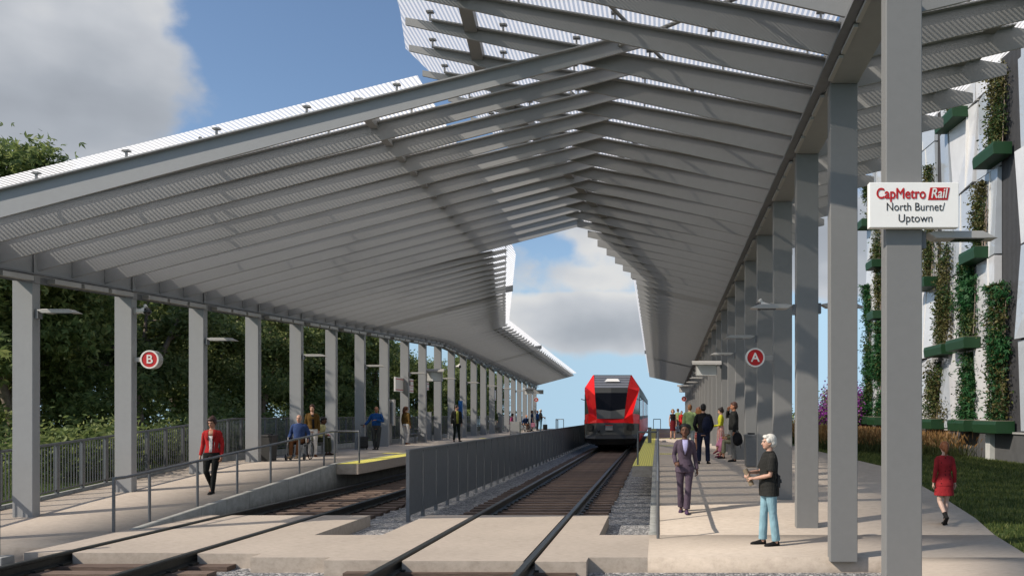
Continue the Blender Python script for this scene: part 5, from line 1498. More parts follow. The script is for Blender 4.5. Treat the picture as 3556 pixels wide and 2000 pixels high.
        def patch(name, m, rows, off=0.006):
            """panel lying on the chest: rows of (z, half width left, half width right, centre)"""
            R = B.torso_rings(g+off, z0, 0.838, top.get('flare', 0.0)); V = []; Fc = []; n = 6
            def surf(x, z):
                best = None
                for r0, r1 in zip(R, R[1:]):
                    if r0[2] <= z <= r1[2] or best is None:
                        tt = min(1, max(0, (z-r0[2])/max(1e-6, r1[2]-r0[2]))); rx = lerp(r0[3], r1[3], tt); ry = lerp(r0[4], r1[4], tt); cy = lerp(r0[1], r1[1], tt); best = (rx, ry, cy)
                        if r0[2] <= z <= r1[2]: break
                rx, ry, cy = best; f = max(0, 1-(x/rx)**2); return cy - ry*math.sqrt(f)
            for z, xl, xr in rows:
                zz = B.sp(V3(0, 0, z)).z
                for k in range(n+1):
                    x = lerp(xl, xr, k/n); V.append((x*H, (surf(x, zz)-0.002)*H, zz*H))
            for i in range(len(rows)-1):
                for k in range(n): Fc.append((i*(n+1)+k, i*(n+1)+k+1, (i+1)*(n+1)+k+1, (i+1)*(n+1)+k))
            o = MB().add(V, Fc, True).build(name, m, t)
            md = o.modifiers.new('thick', 'SOLIDIFY'); md.thickness = 0.008; md.offset = 0
            return o
        for args in top.get('patches', []): patch(*args)
    # ---- legs
    kd = legs['kind']; fl = legs.get('flare', 0.0); lg = legs.get('grow', 0.008)
    mb = MB()
    if kd == 'trousers':
        R = [(c[0], c[1], c[2], c[3], c[4]) for c in B.torso_rings(lg*0.5, 0.485, 0.60)]
        loft(mb, R, 22)
        for sd in 'LR':
            h, k, an = J['hip'+sd], J['knee'+sd], J['ank'+sd]
            an2 = k.lerp(an, legs.get('len', 1.0))
            mb.tube([h+V3(0, 0, 0.01), h.lerp(k, 0.3), h.lerp(k, 0.7), k, k.lerp(an2, 0.4), k.lerp(an2, 0.8), an2], [0.050+lg, 0.047+lg*.9, 0.038+lg*.8, 0.031+lg*.8+fl*.15, 0.030+lg*.8+fl*.4, 0.025+lg*.8+fl*.8, 0.024+lg*.8+fl], 12)
    elif kd in ('skirt', 'dress'):
        zt = legs.get('zt', 0.62); zl = legs['len']; hw = legs.get('hem', 0.115)
        n = 5; R = []
        base = B.torso_rings(0.010, 0.50, zt)
        kmid = (J['kneeL']+J['kneeR'])*0.5
        for i in range(n):
            f = i/(n-1); z = lerp(zl, 0.49, f); y = lerp((J['kneeL'].y+J['kneeR'].y)*0.5*min(1, (0.515-zl)/0.23), 0, f)
            R.append((0, y, z, lerp(hw, 0.102, f), lerp(hw*0.82, 0.076, f)))
        R += [(c[0], c[1], c[2], c[3], c[4]) for c in base[1:]]
        loft(mb, R, 26)
    elif kd == 'seated_skirt':
        loft(mb, [(c[0], c[1], c[2], c[3], c[4]) for c in B.torso_rings(0.01, 0.47, 0.60)], 20)
        for sd in 'LR':
            h, k, an = J['hip'+sd], J['knee'+sd], J['ank'+sd]; mb.tube([h, h.lerp(k, 0.5), k, k.lerp(an, 0.45), k.lerp(an, 0.75)], [0.06, 0.062, 0.05, 0.056, 0.06], 12)
    remeshed(scale_mb(mb, H), legs.get('name', 'trousers' if kd == 'trousers' else 'skirt' if 'skirt' in kd else 'dress_skirt'), vox, legs['m'], t)
    # ---- shoes
    smt, sk_ = shoes
    for sd in 'LR':
        an = J['ank'+sd]; td = J['toe'+sd].copy()
        b = an + V3(0, 0, -0.046); n = V3(0, 0, 1)
        if abs(td.z) > 0.05:
            rt = td.cross(V3(0, 0, 1)).normalized(); n = rt.cross(td).normalized(); b = an - n*0.046
        rt = td.cross(n).normalized(); V = []; Fc = []
        ln = 1.0 if sk_ != 'heel' else 0.92
        prof = [(-0.030, 0.014, 0.030), (-0.022, 0.0185, 0.044), (0.0, 0.0195, 0.046), (0.030, 0.021, 0.037), (0.062, 0.0255, 0.026), (0.092, 0.0225, 0.020), (0.110, 0.013, 0.013)]
        lift = 0.0
        for x, w, h in prof:
            for k in range(10):
                a = PI*k/9 if True else 0
                V.append(b + td*(x*ln) + rt*(w*math.cos(a)) + n*(0.004+h*math.sin(a)))
            
        for i in range(len(prof)-1):
            for k in range(9): Fc.append((i*10+k, i*10+k+1, (i+1)*10+k+1, (i+1)*10+k))
            Fc.append((i*10+9, i*10, (i+1)*10, (i+1)*10+9))
        Fc.append(tuple(range(9, -1, -1))); Fc.append(tuple(range((len(prof)-1)*10, len(prof)*10)))
        mb = MB().add(V, Fc, True)
        if sk_ == 'boot': mb.tube([an - n*0.03, an + (J['knee'+sd]-an).normalized()*0.045], [0.024, 0.0275], 10)
        # sole
        sv = []; 
        for x, w, h in prof: sv += [b + td*(x*ln*1.02) + rt*(w*1.05), b + td*(x*ln*1.02) - rt*(w*1.05)]
        m_ = len(prof); top_ = [p + n*0.006 for p in sv]
        fs = []
        for i in range(m_-1): fs += [(2*i, 2*i+1, 2*i+3, 2*i+2), (2*m_+2*i, 2*m_+2*i+2, 2*m_+2*i+3, 2*m_+2*i+1), (2*i, 2*i+2, 2*m_+2*i+2, 2*m_+2*i), (2*i+1, 2*m_+2*i+1, 2*m_+2*i+3, 2*i+3)]
        fs += [(0, 2*m_, 2*m_+1, 1), (2*m_-2, 2*m_-1, 4*m_-1, 4*m_-2)]
        mb.add(sv+top_, fs)
        scale_mb(mb, H).build('shoe', smt, t)
    return t

def place(obj, person_, H, p):
    """world position of a point of a person's frame"""
    return person_.matrix_basis @ V3(*[c*H for c in p])
def wpt(loc, rz, H, p): return V3(*loc) + Matrix.Rotation(rz, 3, 'Z') @ (V3(*p)*H)

R90 = PI/2
blackshoe = cloth((0.012, 0.012, 0.012)); brownshoe = cloth((0.12, 0.05, 0.025))
# 1 white-haired man, facing left
H = 1.735; loc = (1.74, 12.5, 0.0); rz = -R90*0.90
B = Body(H, stout=0.014)
B.set(kneeL=(0.052, 0.022, 0.285), ankL=(0.050, 0.052, 0.046), kneeR=(-0.058, -0.030, 0.285), ankR=(-0.066, -0.038, 0.046), toeL=(0.12, -1, 0), toeR=(-0.1, -1, 0),
      elbL=(0.128, -0.028, 0.640), wriL=(0.040, -0.150, 0.607), elbR=(-0.140, -0.040, 0.655), wriR=(-0.045, -0.178, 0.655))
p1 = person('white-haired man in black checked shirt and pale blue jeans, standing beside a right column', loc, rz, H, B, SK_L, ('side', (0.66, 0.63, 0.56)),
       dict(m=cloth((0.013, 0.013, 0.012), 'check', (0.055, 0.053, 0.046), 0.021), sleeve='short', z0=0.448, grow=0.014, flare=0.010),
       dict(kind='trousers', m=cloth((0.215, 0.355, 0.41)), flare=0.011, grow=0.006), (blackshoe, 'flat'), near=2,
       hands={'L': dict(d=(-0.75, -0.6, 0.05), n=(0.1, 0.3, -1), curl=0.55), 'R': dict(d=(0.7, -0.5, -0.25), n=(0.2, 0.2, -1), curl=0.6)})
mb = MB().tube([wpt(loc, rz, H, q) for q in ((-0.030, -0.215, 0.685), (-0.010, -0.190, 0.620), (0.012, -0.162, 0.545))], 0.040, 12)
tag(mb.build('rolled_paper', mat('kraft_paper', (0.20, 0.155, 0.10), 0.8, 0.1)), 'tan paper roll in the hands of the white-haired man', 'paper roll')
t = thing('shoulder_bag', 'black bag hanging behind the hip of the white-haired man', 'bag', wpt(loc, rz, H, (0.055, 0.058, 0.0)), rz)
MB().cbox((0, 0.02, 1.005), (0.10, 0.05, 0.20)).build('pouch', M['black'], t, bevel=0.015)
MB().tube([(0.0, 0.02, 1.10), (-0.03, -0.03, 1.25), (-0.10, -0.045, 1.425), (-0.19, -0.10, 1.455)], 0.008, 6).build('strap', M['black'], t)
MB().tube([(0.02, 0.045, 1.04), (0.03, 0.05, 0.98)], 0.022, 8).build('side_pocket', M['black'], t)

# 2 woman in purple suit walking towards the camera
H = 1.70; loc = (0.52, 15.5, ramp_r(15.5)); B = Body(H, True)
B.set(kneeR=(-0.050, 0.010, 0.285), ankR=(-0.040, 0.075, 0.062), toeR=(-0.1, -1, -0.22), kneeL=(0.040, -0.040, 0.288), ankL=(0.018, -0.058, 0.046), toeL=(0.05, -1, 0),
      elbR=(-0.122, 0.030, 0.650), wriR=(-0.105, -0.085, 0.565), elbL=(0.118, 0.030, 0.640), wriL=(0.142, 0.010, 0.485))
PUR = cloth((0.082, 0.060, 0.082)); PURL = cloth((0.070, 0.050, 0.072)); LAV = cloth((0.40, 0.38, 0.60))
p2 = person('woman in dark purple suit and black beret walking towards the camera', loc, 0.0, H, B, SK_D, ('beret', (0.012, 0.012, 0.012)),
       dict(m=PUR, z0=0.462, grow=0.008, flare=0.012, name='jacket', collar=False, patches=[('blouse', LAV, [(0.665, -0.002, 0.006), (0.72, -0.016, 0.022), (0.78, -0.026, 0.034), (0.832, -0.030, 0.036)], 0.003),
            ('lapel', PURL, [(0.655, 0.002, 0.010), (0.72, 0.022, 0.052), (0.775, 0.034, 0.066), (0.80, 0.036, 0.050), (0.832, 0.032, 0.044)], 0.006),
            ('lapel', PURL, [(0.655, -0.008, 0.0), (0.72, -0.050, -0.018), (0.775, -0.062, -0.028), (0.80, -0.048, -0.030), (0.832, -0.042, -0.030)], 0.006),
            ('pocket_flap', PURL, [(0.545, 0.034, 0.068), (0.562, 0.034, 0.068)], 0.005), ('pocket_flap', PURL, [(0.545, -0.068, -0.034), (0.562, -0.068, -0.034)], 0.005), ('button', M['black'], [(0.625, -0.003, 0.004), (0.633, -0.003, 0.004)], 0.006)]),
       dict(kind='trousers', m=PUR, flare=0.014, grow=0.004), (cloth((0.07, 0.04, 0.08)), 'flat'), near=2, yaw=-0.08, pitch=-0.14,
       hands={'R': dict(d=(0.35, -0.9, 0.1), n=(0.7, 0, -0.6), curl=0.75), 'L': dict(d=(0.1, -0.1, -1), n=(-1, -0.1, 0), curl=0.55)})

# 3 man with backpack, back to the camera
H = 1.73; loc = (1.31, 23.0, PLAT); B = Body(H)
B.set(ankL=(0.075, 0.02, 0.046), ankR=(-0.075, 0.0, 0.046), kneeL=(0.068, -0.01, 0.285), kneeR=(-0.068, -0.01, 0.285), elbL=(0.148, 0.03, 0.645), wriL=(0.112, -0.05, 0.545), elbR=(-0.150, 0.03, 0.645), wriR=(-0.115, -0.06, 0.56))
BLK = cloth((0.010, 0.010, 0.012)); DENIM = cloth((0.016, 0.020, 0.042))
p3 = person('man in black jumper and dark jeans wearing a backpack, seen from behind', loc, PI*0.97, H, B, SK_L, ('crop', (0.012, 0.011, 0.010)),
       dict(m=BLK, z0=0.52, grow=0.012, name='jumper'), dict(kind='trousers', m=DENIM, flare=0.008, grow=0.009), (blackshoe, 'flat'), near=1)
t = thing('backpack', 'dark navy backpack on the back of the man in the black jumper', 'backpack', wpt(loc, PI*0.97, H, (-0.062, 0.085, 0.64)), PI*0.97)
NAVY = cloth((0.010, 0.013, 0.030))
mb = MB(); mb.ell((0, 0.05, 0), (0.145, 0.10, 0.27)); mb.ell((0, 0.11, -0.09), (0.11, 0.07, 0.14)); remeshed(mb, 'sack', 0.014, NAVY, t)
MB().tube([(-0.05, -0.03, 0.20), (-0.06, -0.10, 0.30), (-0.08, -0.22, 0.26), (-0.09, -0.26, 0.05)], 0.016, 6).build('strap', NAVY, t)
MB().tube([(0, 0.0, 0.25), (0, 0.05, 0.31), (0, 0.09, 0.25)], 0.010, 6).build('handle', NAVY, t)

# 4 man on the phone
H = 1.80; loc = (2.29, 24.1, PLAT); rz = -R90*1.05; B = Body(H, stout=0.016)
B.set(elbR=(-0.150, -0.115, 0.752), wriR=(-0.078, -0.088, 0.868), elbL=(0.140, 0.02, 0.64), wriL=(0.150, 0.00, 0.495))
p4 = person('man in black shirt and grey trousers talking on the phone beside a right column', loc, rz, H, B, SK_T, ('crop', (0.07, 0.03, 0.02)),
       dict(m=cloth((0.018, 0.019, 0.018)), z0=0.53, grow=0.014), dict(kind='trousers', m=cloth((0.16, 0.155, 0.145)), flare=0.008, grow=0.011), (blackshoe, 'flat'), near=1,
       hands={'R': dict(d=(0.25, 0.3, 0.9), n=(1, 0.2, 0), curl=0.5), 'L': dict(curl=0.9)}, pitch=0.1)
t = thing('backpack', 'small black backpack hanging from the hand of the man on the phone', 'backpack', wpt(loc, rz, H, (0.155, 0.06, 0.385)), rz)
mb = MB(); mb.ell((0, 0, 0), (0.10, 0.15, 0.21)); mb.ell((0, 0.08, -0.05), (0.07, 0.08, 0.12)); remeshed(mb, 'sack', 0.014, BLK, t)
MB().tube([(0, -0.03, 0.18), (0, -0.05, 0.25), (0, 0.03, 0.24), (0, 0.04, 0.18)], 0.010, 6).build('handle', BLK, t)
MB().tube([(0.02, 0.08, -0.15), (0.03, 0.10, -0.28)], 0.008, 6).build('strap', BLK, t)

# 5 woman in yellow top
H = 1.66; loc = (2.22, 28.2, PLAT); rz = -R90; B = Body(H, True)
B.set(elbL=(0.115, -0.02, 0.63), wriL=(0.06, -0.165, 0.615), elbR=(-0.120, -0.03, 0.63), wriR=(-0.06, -0.16, 0.60))
p5 = person('woman in lime yellow top and striped wide trousers looking at her phone', loc, rz, H, B, SK_L, ('bun', (0.020, 0.014, 0.012)),
       dict(m=cloth((0.40, 0.40, 0.025)), z0=0.58, grow=0.005), dict(kind='skirt', m=cloth((0.55, 0.05, 0.05), 'stripe', (0.62, 0.58, 0.50), 0.42), len=0.07, hem=0.11, name='trousers'), (cloth((0.2, 0.02, 0.05)), 'heel'), near=1, pitch=0.22,
       hands={'L': dict(d=(-0.2, -1, 0.15), n=(-0.3, 0, 1), curl=0.5), 'R': dict(d=(0.2, -1, 0.1), n=(0.3, 0, 1), curl=0.5)})
o = MB().cbox(wpt(loc, rz, H, (0.0, -0.225, 0.635)), (0.13, 0.07, 0.012), Matrix.Rotation(0.35, 3, 'Y')).build('phone', M['black']); tag(o, 'black phone in the hands of the woman in the lime yellow top', 'phone')

# 6, 7 seated pair
def seat_body(H, female=False, seat=0.46, lean=0.1, kx=0.05):
    d = 0.515 - (seat+0.075)/H
    B = Body(H, female, lean=lean, drop=d)
    for sd, q in (('L', 1), ('R', -1)):
        hz = (seat+0.075)/H
        B.J['hip'+sd] = V3(q*0.052, 0, hz); B.J['knee'+sd] = V3(q*kx, -0.245, hz+0.012); B.J['ank'+sd] = V3(q*kx, -0.255, 0.046); B.J['toe'+sd] = V3(q*0.1, -1, 0)
        B.J['elb'+sd] = V3(q*0.135, -0.06, B.J['sho'+sd].z-0.165); B.J['wri'+sd] = V3(q*0.075, -0.19, hz+0.075)
    return B
H = 1.66; loc = (2.56, 26.6, PLAT); rz = -R90; B = seat_body(H, True)
B.set(kneeR=(-0.02, -0.26, 0.375), ankR=(0.03, -0.36, 0.155), toeR=(0.1, -0.9, -0.5), ankL=(0.03, -0.30, 0.046))
p6 = person('seated person in pink trousers with dark red heels, legs crossed', loc, rz, H, B, SK_M, ('bob', (0.03, 0.016, 0.01)),
       dict(m=cloth((0.14, 0.08, 0.03)), z0=0.52, grow=0.008), dict(kind='trousers', m=cloth((0.52, 0.20, 0.30)), flare=0.03, grow=0.012, len=0.75), (cloth((0.13, 0.012, 0.04)), 'heel'), near=1)
H = 1.72; loc = (2.56, 25.85, PLAT); B = seat_body(H)
p7 = person('seated person in khaki trousers and black shoes on the right bench, mostly hidden', loc, rz, H, B, SK_M, ('crop', (0.03, 0.02, 0.015)),
       dict(m=cloth((0.10, 0.11, 0.07)), z0=0.52, grow=0.01), dict(kind='trousers', m=cloth((0.20, 0.20, 0.13)), flare=0.008, len=0.8), (blackshoe, 'flat'), near=1)
t = thing('handbag', 'tan handbag on the lap of the seated person in pink trousers', 'handbag', (2.28, 26.55, PLAT+0.64))
mb = MB(); mb.ell((0, 0, 0), (0.17, 0.10, 0.06)); remeshed(mb, 'bag', 0.014, cloth((0.30, 0.15, 0.05)), t)
MB().tube([(-0.1, 0, 0.03), (-0.06, 0, 0.12), (0.06, 0, 0.12), (0.1, 0, 0.03)], 0.010, 6).build('handle', cloth((0.2, 0.09, 0.03)), t)

# 8 man in olive shirt, back view; 9 woman in plaid skirt
H = 1.80; loc = (1.20, 30.0, PLAT); B = Body(H)
OLV = cloth((0.24, 0.32, 0.14))
p8 = person('man in light olive shirt seen from behind, next to the woman in red plaid skirt', loc, PI, H, B, SK_L, ('crop', (0.16, 0.075, 0.03)), dict(m=OLV, z0=0.46, grow=0.016), dict(kind='trousers', m=cloth((0.30, 0.34, 0.36)), flare=0.008), (blackshoe, 'flat'), near=1)
H = 1.70; loc = (1.56, 30.9, PLAT); B = Body(H, True)
p9 = person('woman in white top and red plaid skirt with a brown hat on her back', loc, PI*1.15, H, B, SK_M, ('bun', (0.14, 0.05, 0.025)), dict(m=cloth((0.62, 0.60, 0.57)), z0=0.56, grow=0.007), dict(kind='skirt', m=cloth((0.42, 0.03, 0.03), 'plaid', (0.62, 0.5, 0.42), 0.09), len=0.30, hem=0.12), (brownshoe, 'flat'), near=0)
mb = MB(); mb.ell(wpt(loc, PI*1.15, H, (0.02, 0.075, 0.865)), (0.17, 0.07, 0.17)); o = remeshed(mb, 'straw_hat', 0.016, cloth((0.16, 0.075, 0.03)), None); tag(o, 'round brown hat on the back of the woman in the plaid skirt', 'hat')

# 10 woman in dark red skirt, 11 man in green, 12 girl in red
H = 1.74; loc = (0.86, 46.4, PLAT); B = Body(H, True)
B.set(ankL=(0.062, 0.01, 0.046), ankR=(-0.062, 0.0, 0.046))
p10 = person('woman in sleeveless black top and dark red skirt facing the camera', loc, 0.1, H, B, SK_L, ('bob', (0.30, 0.20, 0.09)), dict(m=BLK, sleeve='none', z0=0.57, grow=0.004, collar=False), dict(kind='skirt', m=cloth((0.10, 0.008, 0.012)), len=0.27, hem=0.098), (cloth((0.06, 0.02, 0.02)), 'heel'), near=0)
H = 1.86; loc = (1.52, 60.5, PLAT); B = Body(H); B.set(ankL=(0.07, -0.06, 0.046), ankR=(-0.05, 0.09, 0.06), kneeR=(-0.05, 0.02, 0.285))
p11 = person('man in green shirt and pale jeans walking away far along the right platform', loc, PI*0.85, H, B, SK_L, ('crop', (0.16, 0.075, 0.03)), dict(m=OLV, z0=0.50, grow=0.013), dict(kind='trousers', m=cloth((0.32, 0.36, 0.38)), flare=0.006), (blackshoe, 'flat'), near=0)
H = 1.68; loc = (1.75, 59.0, PLAT); B = Body(H, True)
RD = cloth((0.50, 0.022, 0.022), 'motif', (0.03, 0.004, 0.005), 0.10)
p12 = person('distant woman in short red patterned dress facing the camera on the right platform', loc, 0.0, H, B, SK_L, ('bun', (0.20, 0.07, 0.03)), dict(m=RD, z0=0.50, grow=0.006, name='dress'), dict(kind='dress', m=RD, len=0.36, hem=0.11), (blackshoe, 'boot'), near=0)

# 13 woman in red dress on the path, walking away
H = 1.50; loc = (5.16, 14.35, ramp_r(14.35)); B = Body(H, True)
B.set(kneeR=(-0.035, -0.040, 0.288), ankR=(-0.020, -0.02, 0.05), toeR=(-0.05, -1, 0), kneeL=(0.055, 0.0, 0.285), ankL=(0.020, 0.105, 0.12), toeL=(0.05, -0.8, -0.75),
      elbL=(0.114, 0.02, 0.645), wriL=(0.128, -0.01, 0.505), elbR=(-0.114, 0.02, 0.645), wriR=(-0.128, -0.01, 0.505))
RD2 = cloth((0.27, 0.020, 0.024), 'motif', (0.06, 0.006, 0.007), 0.075)
p13 = person('red-haired woman in red patterned dress and black boots walking away along the lawn', loc, PI, H, B, (0.48, 0.33, 0.26), ('ponytail', (0.17, 0.060, 0.022)), dict(m=RD2, z0=0.47, grow=0.006, flare=0.010, name='dress', collar=False), dict(kind='dress', m=RD2, len=0.355, hem=0.118), (blackshoe, 'boot'), near=2,
       hands={'L': dict(curl=0.4), 'R': dict(curl=0.4)})

# 14 woman in red jacket coming down the left ramp
H = 1.72; loc = (-10.08, 18.0, ramp_l(18.0)); B = Body(H, True)
B.set(kneeR=(-0.060, -0.035, 0.290), ankR=(-0.030, 0.100, 0.085), toeR=(0.0, -0.9, -0.45), kneeL=(0.030, -0.015, 0.286), ankL=(0.015, -0.030, 0.046), toeL=(-0.15, -1, 0),
      elbR=(-0.114, 0.020, 0.640), wriR=(-0.134, -0.015, 0.495), elbL=(0.116, 0.025, 0.640), wriL=(0.118, -0.02, 0.490))
RJ = cloth((0.36, 0.020, 0.020)); RJ2 = cloth((0.30, 0.016, 0.016)); WH = cloth((0.62, 0.60, 0.57)); BT = cloth((0.012, 0.013, 0.012))
p14 = person('woman in red biker jacket and black trousers walking down the left ramp', loc, 0.22, H, B, SK_M, ('bun', (0.035, 0.014, 0.010)),
       dict(m=RJ, z0=0.535, grow=0.006, name='jacket', collar=False, patches=[('top', WH, [(0.545, -0.016, 0.020), (0.60, -0.014, 0.020), (0.68, -0.016, 0.024), (0.755, -0.022, 0.030)], 0.003),
            ('neckline', skin(SK_M), [(0.757, -0.022, 0.030), (0.79, -0.024, 0.032), (0.832, -0.024, 0.030)], 0.003),
            ('lapel', RJ2, [(0.70, 0.022, 0.030), (0.745, 0.028, 0.064), (0.79, 0.032, 0.072), (0.832, 0.030, 0.050)], 0.007),
            ('lapel', RJ2, [(0.70, -0.028, -0.018), (0.745, -0.062, -0.022), (0.79, -0.070, -0.026), (0.832, -0.048, -0.026)], 0.007),
            ('zip', M['rail_grey'], [(0.545, 0.040, 0.044), (0.68, 0.046, 0.050)], 0.006)]),
       dict(kind='trousers', m=BT, flare=0.0, grow=0.004), (blackshoe, 'boot'), near=2, yaw=-0.15, pitch=0.30, hands={'R': dict(curl=0.35), 'L': dict(curl=0.35)})

# 15 man in wheelchair
H = 1.74; loc = (-11.3, 25.1, PLAT); rz = 0.12; B = seat_body(H, False, 0.50, 0.05, 0.062); B.st = 0.012
B.set(elbL=(0.155, 0.02, 0.475), wriL=(0.165, -0.055, 0.375), elbR=(-0.155, 0.02, 0.475), wriR=(-0.165, -0.055, 0.375), ankL=(0.055, -0.30, 0.10), ankR=(-0.055, -0.30, 0.10))
p15 = person('bald man in blue jumper and brown trousers sitting in a wheelchair', loc, rz, H, B, SK_L, ('bald', (0.3, 0.25, 0.2)), dict(m=cloth((0.035, 0.062, 0.16)), z0=0.50, grow=0.013, name='jumper'), dict(kind='trousers', m=cloth((0.15, 0.065, 0.028)), grow=0.008, flare=0.004), (cloth((0.30, 0.20, 0.11)), 'flat'), near=1)
def wheelchair(loc, rz, label):
    t = thing('wheelchair', label, 'wheelchair', loc, rz)
    for q in (-1, 1):
        n = 28
        pts = [(q*0.30, 0.10+0.30*math.cos(2*PI*k/n), 0.31+0.30*math.sin(2*PI*k/n)) for k in range(n+1)]
        w = MB().tube(pts, 0.017, 7, False).build('wheel', M['black'], t)
        MB().tube([(q*0.335, 0.10+0.265*math.cos(2*PI*k/n), 0.31+0.265*math.sin(2*PI*k/n)) for k in range(n+1)], 0.010, 6, False).build('push_rim', M['lamp_metal'], w)
        sp = MB()
        for k in range(12): sp.tube([(q*0.30, 0.10, 0.31), (q*0.30, 0.10+0.29*math.cos(2*PI*k/12), 0.31+0.29*math.sin(2*PI*k/12))], 0.003, 4)
        sp.build('spokes', M['lamp_metal'], w)
        c = MB().cyl((q*0.25, -0.40, 0.10), (q*0.285, -0.40, 0.10), 0.10, 18).build('castor', M['black'], t)
        MB().tube([(q*0.24, -0.40, 0.22), (q*0.24, -0.36, 0.50), (q*0.24, 0.22, 0.50), (q*0.24, 0.26, 0.95)], 0.014, 7).tube([(q*0.24, -0.37, 0.48), (q*0.22, -0.50, 0.16), (q*0.10, -0.56, 0.10)], 0.012, 7).build('side_frame', M['lamp_metal'], t)
        MB().tube([(q*0.27, -0.22, 0.50), (q*0.27, -0.22, 0.71), (q*0.27, 0.14, 0.72), (q*0.27, 0.2, 0.52)], 0.013, 7).build('armrest', M['lamp_metal'], t)
        MB().box(q*0.27-0.012, q*0.27+0.012, -0.18, 0.16, 0.50, 0.70).build('side_guard', M['black'], t)
        MB().cbox((q*0.11, -0.56, 0.075), (0.17, 0.14, 0.015)).build('footplate', M['black'], t)
    MB().box(-0.235, 0.235, -0.30, 0.22, 0.485, 0.515).build('seat', M['black'], t)
    MB().box(-0.235, 0.235, 0.215, 0.245, 0.52, 0.92).build('backrest', M['black'], t)
    MB().tube([(-0.24, 0.0, 0.15), (0.24, 0.05, 0.46)], 0.010, 6).tube([(0.24, 0.0, 0.15), (-0.24, 0.05, 0.46)], 0.010, 6).build('cross_brace', M['lamp_metal'], t)
    return t
wheelchair(loc, rz, 'wheelchair with black seat carrying the man in the blue jumper')

# 16 woman behind the wheelchair
H = 1.76; loc = (-11.68, 26.9, PLAT); B = Body(H, True)
p16 = person('woman in striped brown jacket and white trousers standing behind the wheelchair', loc, 0.35, H, B, SK_L, ('ponytail', (0.045, 0.018, 0.010)),
       dict(m=cloth((0.16, 0.085, 0.016), 'hoop', (0.045, 0.028, 0.012), 0.028), z0=0.53, grow=0.012, flare=0.004, name='jacket', collar=False, patches=[('top', BLK, [(0.54, 0.004, 0.044), (0.68, 0.0, 0.04), (0.80, -0.012, 0.03)], 0.004), ('neckline', skin(SK_L), [(0.80, -0.02, 0.028), (0.834, -0.02, 0.026)], 0.004)]),
       dict(kind='trousers', m=WH, grow=0.006, flare=0.004), (brownshoe, 'flat'), near=1)

# 17 seated man in pale yellow shirt
H = 1.76; loc = (-12.02, 28.0, PLAT); rz = R90*0.92; B = seat_body(H, False, 0.46, 0.42, 0.055)
p17 = person('seated man in pale yellow shirt and olive trousers reading his phone on the left bench', loc, rz, H, B, SK_D, ('crop', (0.012, 0.010, 0.009)), dict(m=cloth((0.46, 0.43, 0.22)), z0=0.50, grow=0.014), dict(kind='trousers', m=cloth((0.055, 0.06, 0.036)), grow=0.010, flare=0.010, len=0.92), (cloth((0.025, 0.015, 0.010)), 'flat'), near=1, pitch=0.35,
       hands={'L': dict(d=(-0.5, -0.8, 0.2), n=(-0.3, 0, 1), curl=0.5), 'R': dict(d=(0.5, -0.8, 0.2), n=(0.3, 0, 1), curl=0.5)})
o = MB().cbox(wpt(loc, rz, H, (0.0, -0.27, 0.40)), (0.075, 0.14, 0.012), Matrix.Rotation(rz, 3, 'Z') @ Matrix.Rotation(0.4, 3, 'X')).build('phone', M['red']); tag(o, 'dark red phone in the hands of the seated man in pale yellow', 'phone')

# 18 man with suitcase
H = 1.74; loc = (-11.42, 32.3, PLAT); B = Body(H, stout=0.018)
B.set(elbR=(-0.175, 0.0, 0.665), wriR=(-0.250, -0.04, 0.575), elbL=(0.155, -0.035, 0.655), wriL=(0.020, -0.135, 0.690), ankL=(0.030, -0.02, 0.046), ankR=(-0.030, 0.01, 0.046))
p18 = person('bald man in bright blue shirt checking his watch beside a black wheeled suitcase', loc, 0.1, H, B, SK_T, ('bald', (0.1, 0.05, 0.03)), dict(m=cloth((0.014, 0.070, 0.23)), z0=0.565, grow=0.015), dict(kind='trousers', m=cloth((0.05, 0.052, 0.05)), grow=0.012, flare=0.006), (blackshoe, 'flat'), near=1, pitch=0.35,
       hands={'L': dict(d=(-1, -0.1, 0.0), n=(0, 0, -1), curl=0.4), 'R': dict(d=(-0.5, -0.5, -0.6), n=(0, 0, -1), curl=0.8)})
def suitcase(loc, rz, label, hgt=1.0):
    t = thing('suitcase', label, 'suitcase', loc, rz)
    mb = MB().cbox((0, 0, 0.30), (0.38, 0.22, 0.48)); o = mb.build('case', M['black'], t, bevel=0.04)
    MB().cbox((0, -0.125, 0.26), (0.30, 0.05, 0.30)).build('front_pocket', M['black'], t, bevel=0.02)
    for q in (-1, 1):
        MB().cyl((q*0.15-0.015, 0.05, 0.045), (q*0.15+0.015, 0.05, 0.045), 0.045, 12).build('wheel', M['black'], t)
    MB().tube([(-0.07, 0.09, 0.5), (-0.07, 0.09, hgt)], 0.009, 6).tube([(0.07, 0.09, 0.5), (0.07, 0.09, hgt)], 0.009, 6).build('handle_tube', M['lamp_metal'], t)
    MB().tube([(-0.08, 0.09, hgt), (0.08, 0.09, hgt)], 0.018, 8).build('handle_grip', M['black'], t)
    return t
suitcase((-11.93, 32.2, PLAT), 0.5, 'black wheeled suitcase in the hand of the man in the bright blue shirt')

# 19 woman in brown jacket and white trousers, back view
H = 1.80; loc = (-12.02, 38.0, PLAT); B = Body(H, True)
B.set(ankL=(0.018, -0.03, 0.046), ankR=(-0.030, 0.01, 0.046), kneeL=(0.050, -0.03, 0.285))
p19 = person('long-haired woman in brown jacket and white trousers seen from behind on the left platform', loc, PI*0.88, H, B, SK_L, ('long', (0.085, 0.028, 0.012)), dict(m=cloth((0.13, 0.075, 0.020)), z0=0.545, grow=0.011, name='jacket'), dict(kind='trousers', m=WH, grow=0.006, flare=0.006), (cloth((0.16, 0.045, 0.015)), 'flat'), near=1, yaw=-0.5)

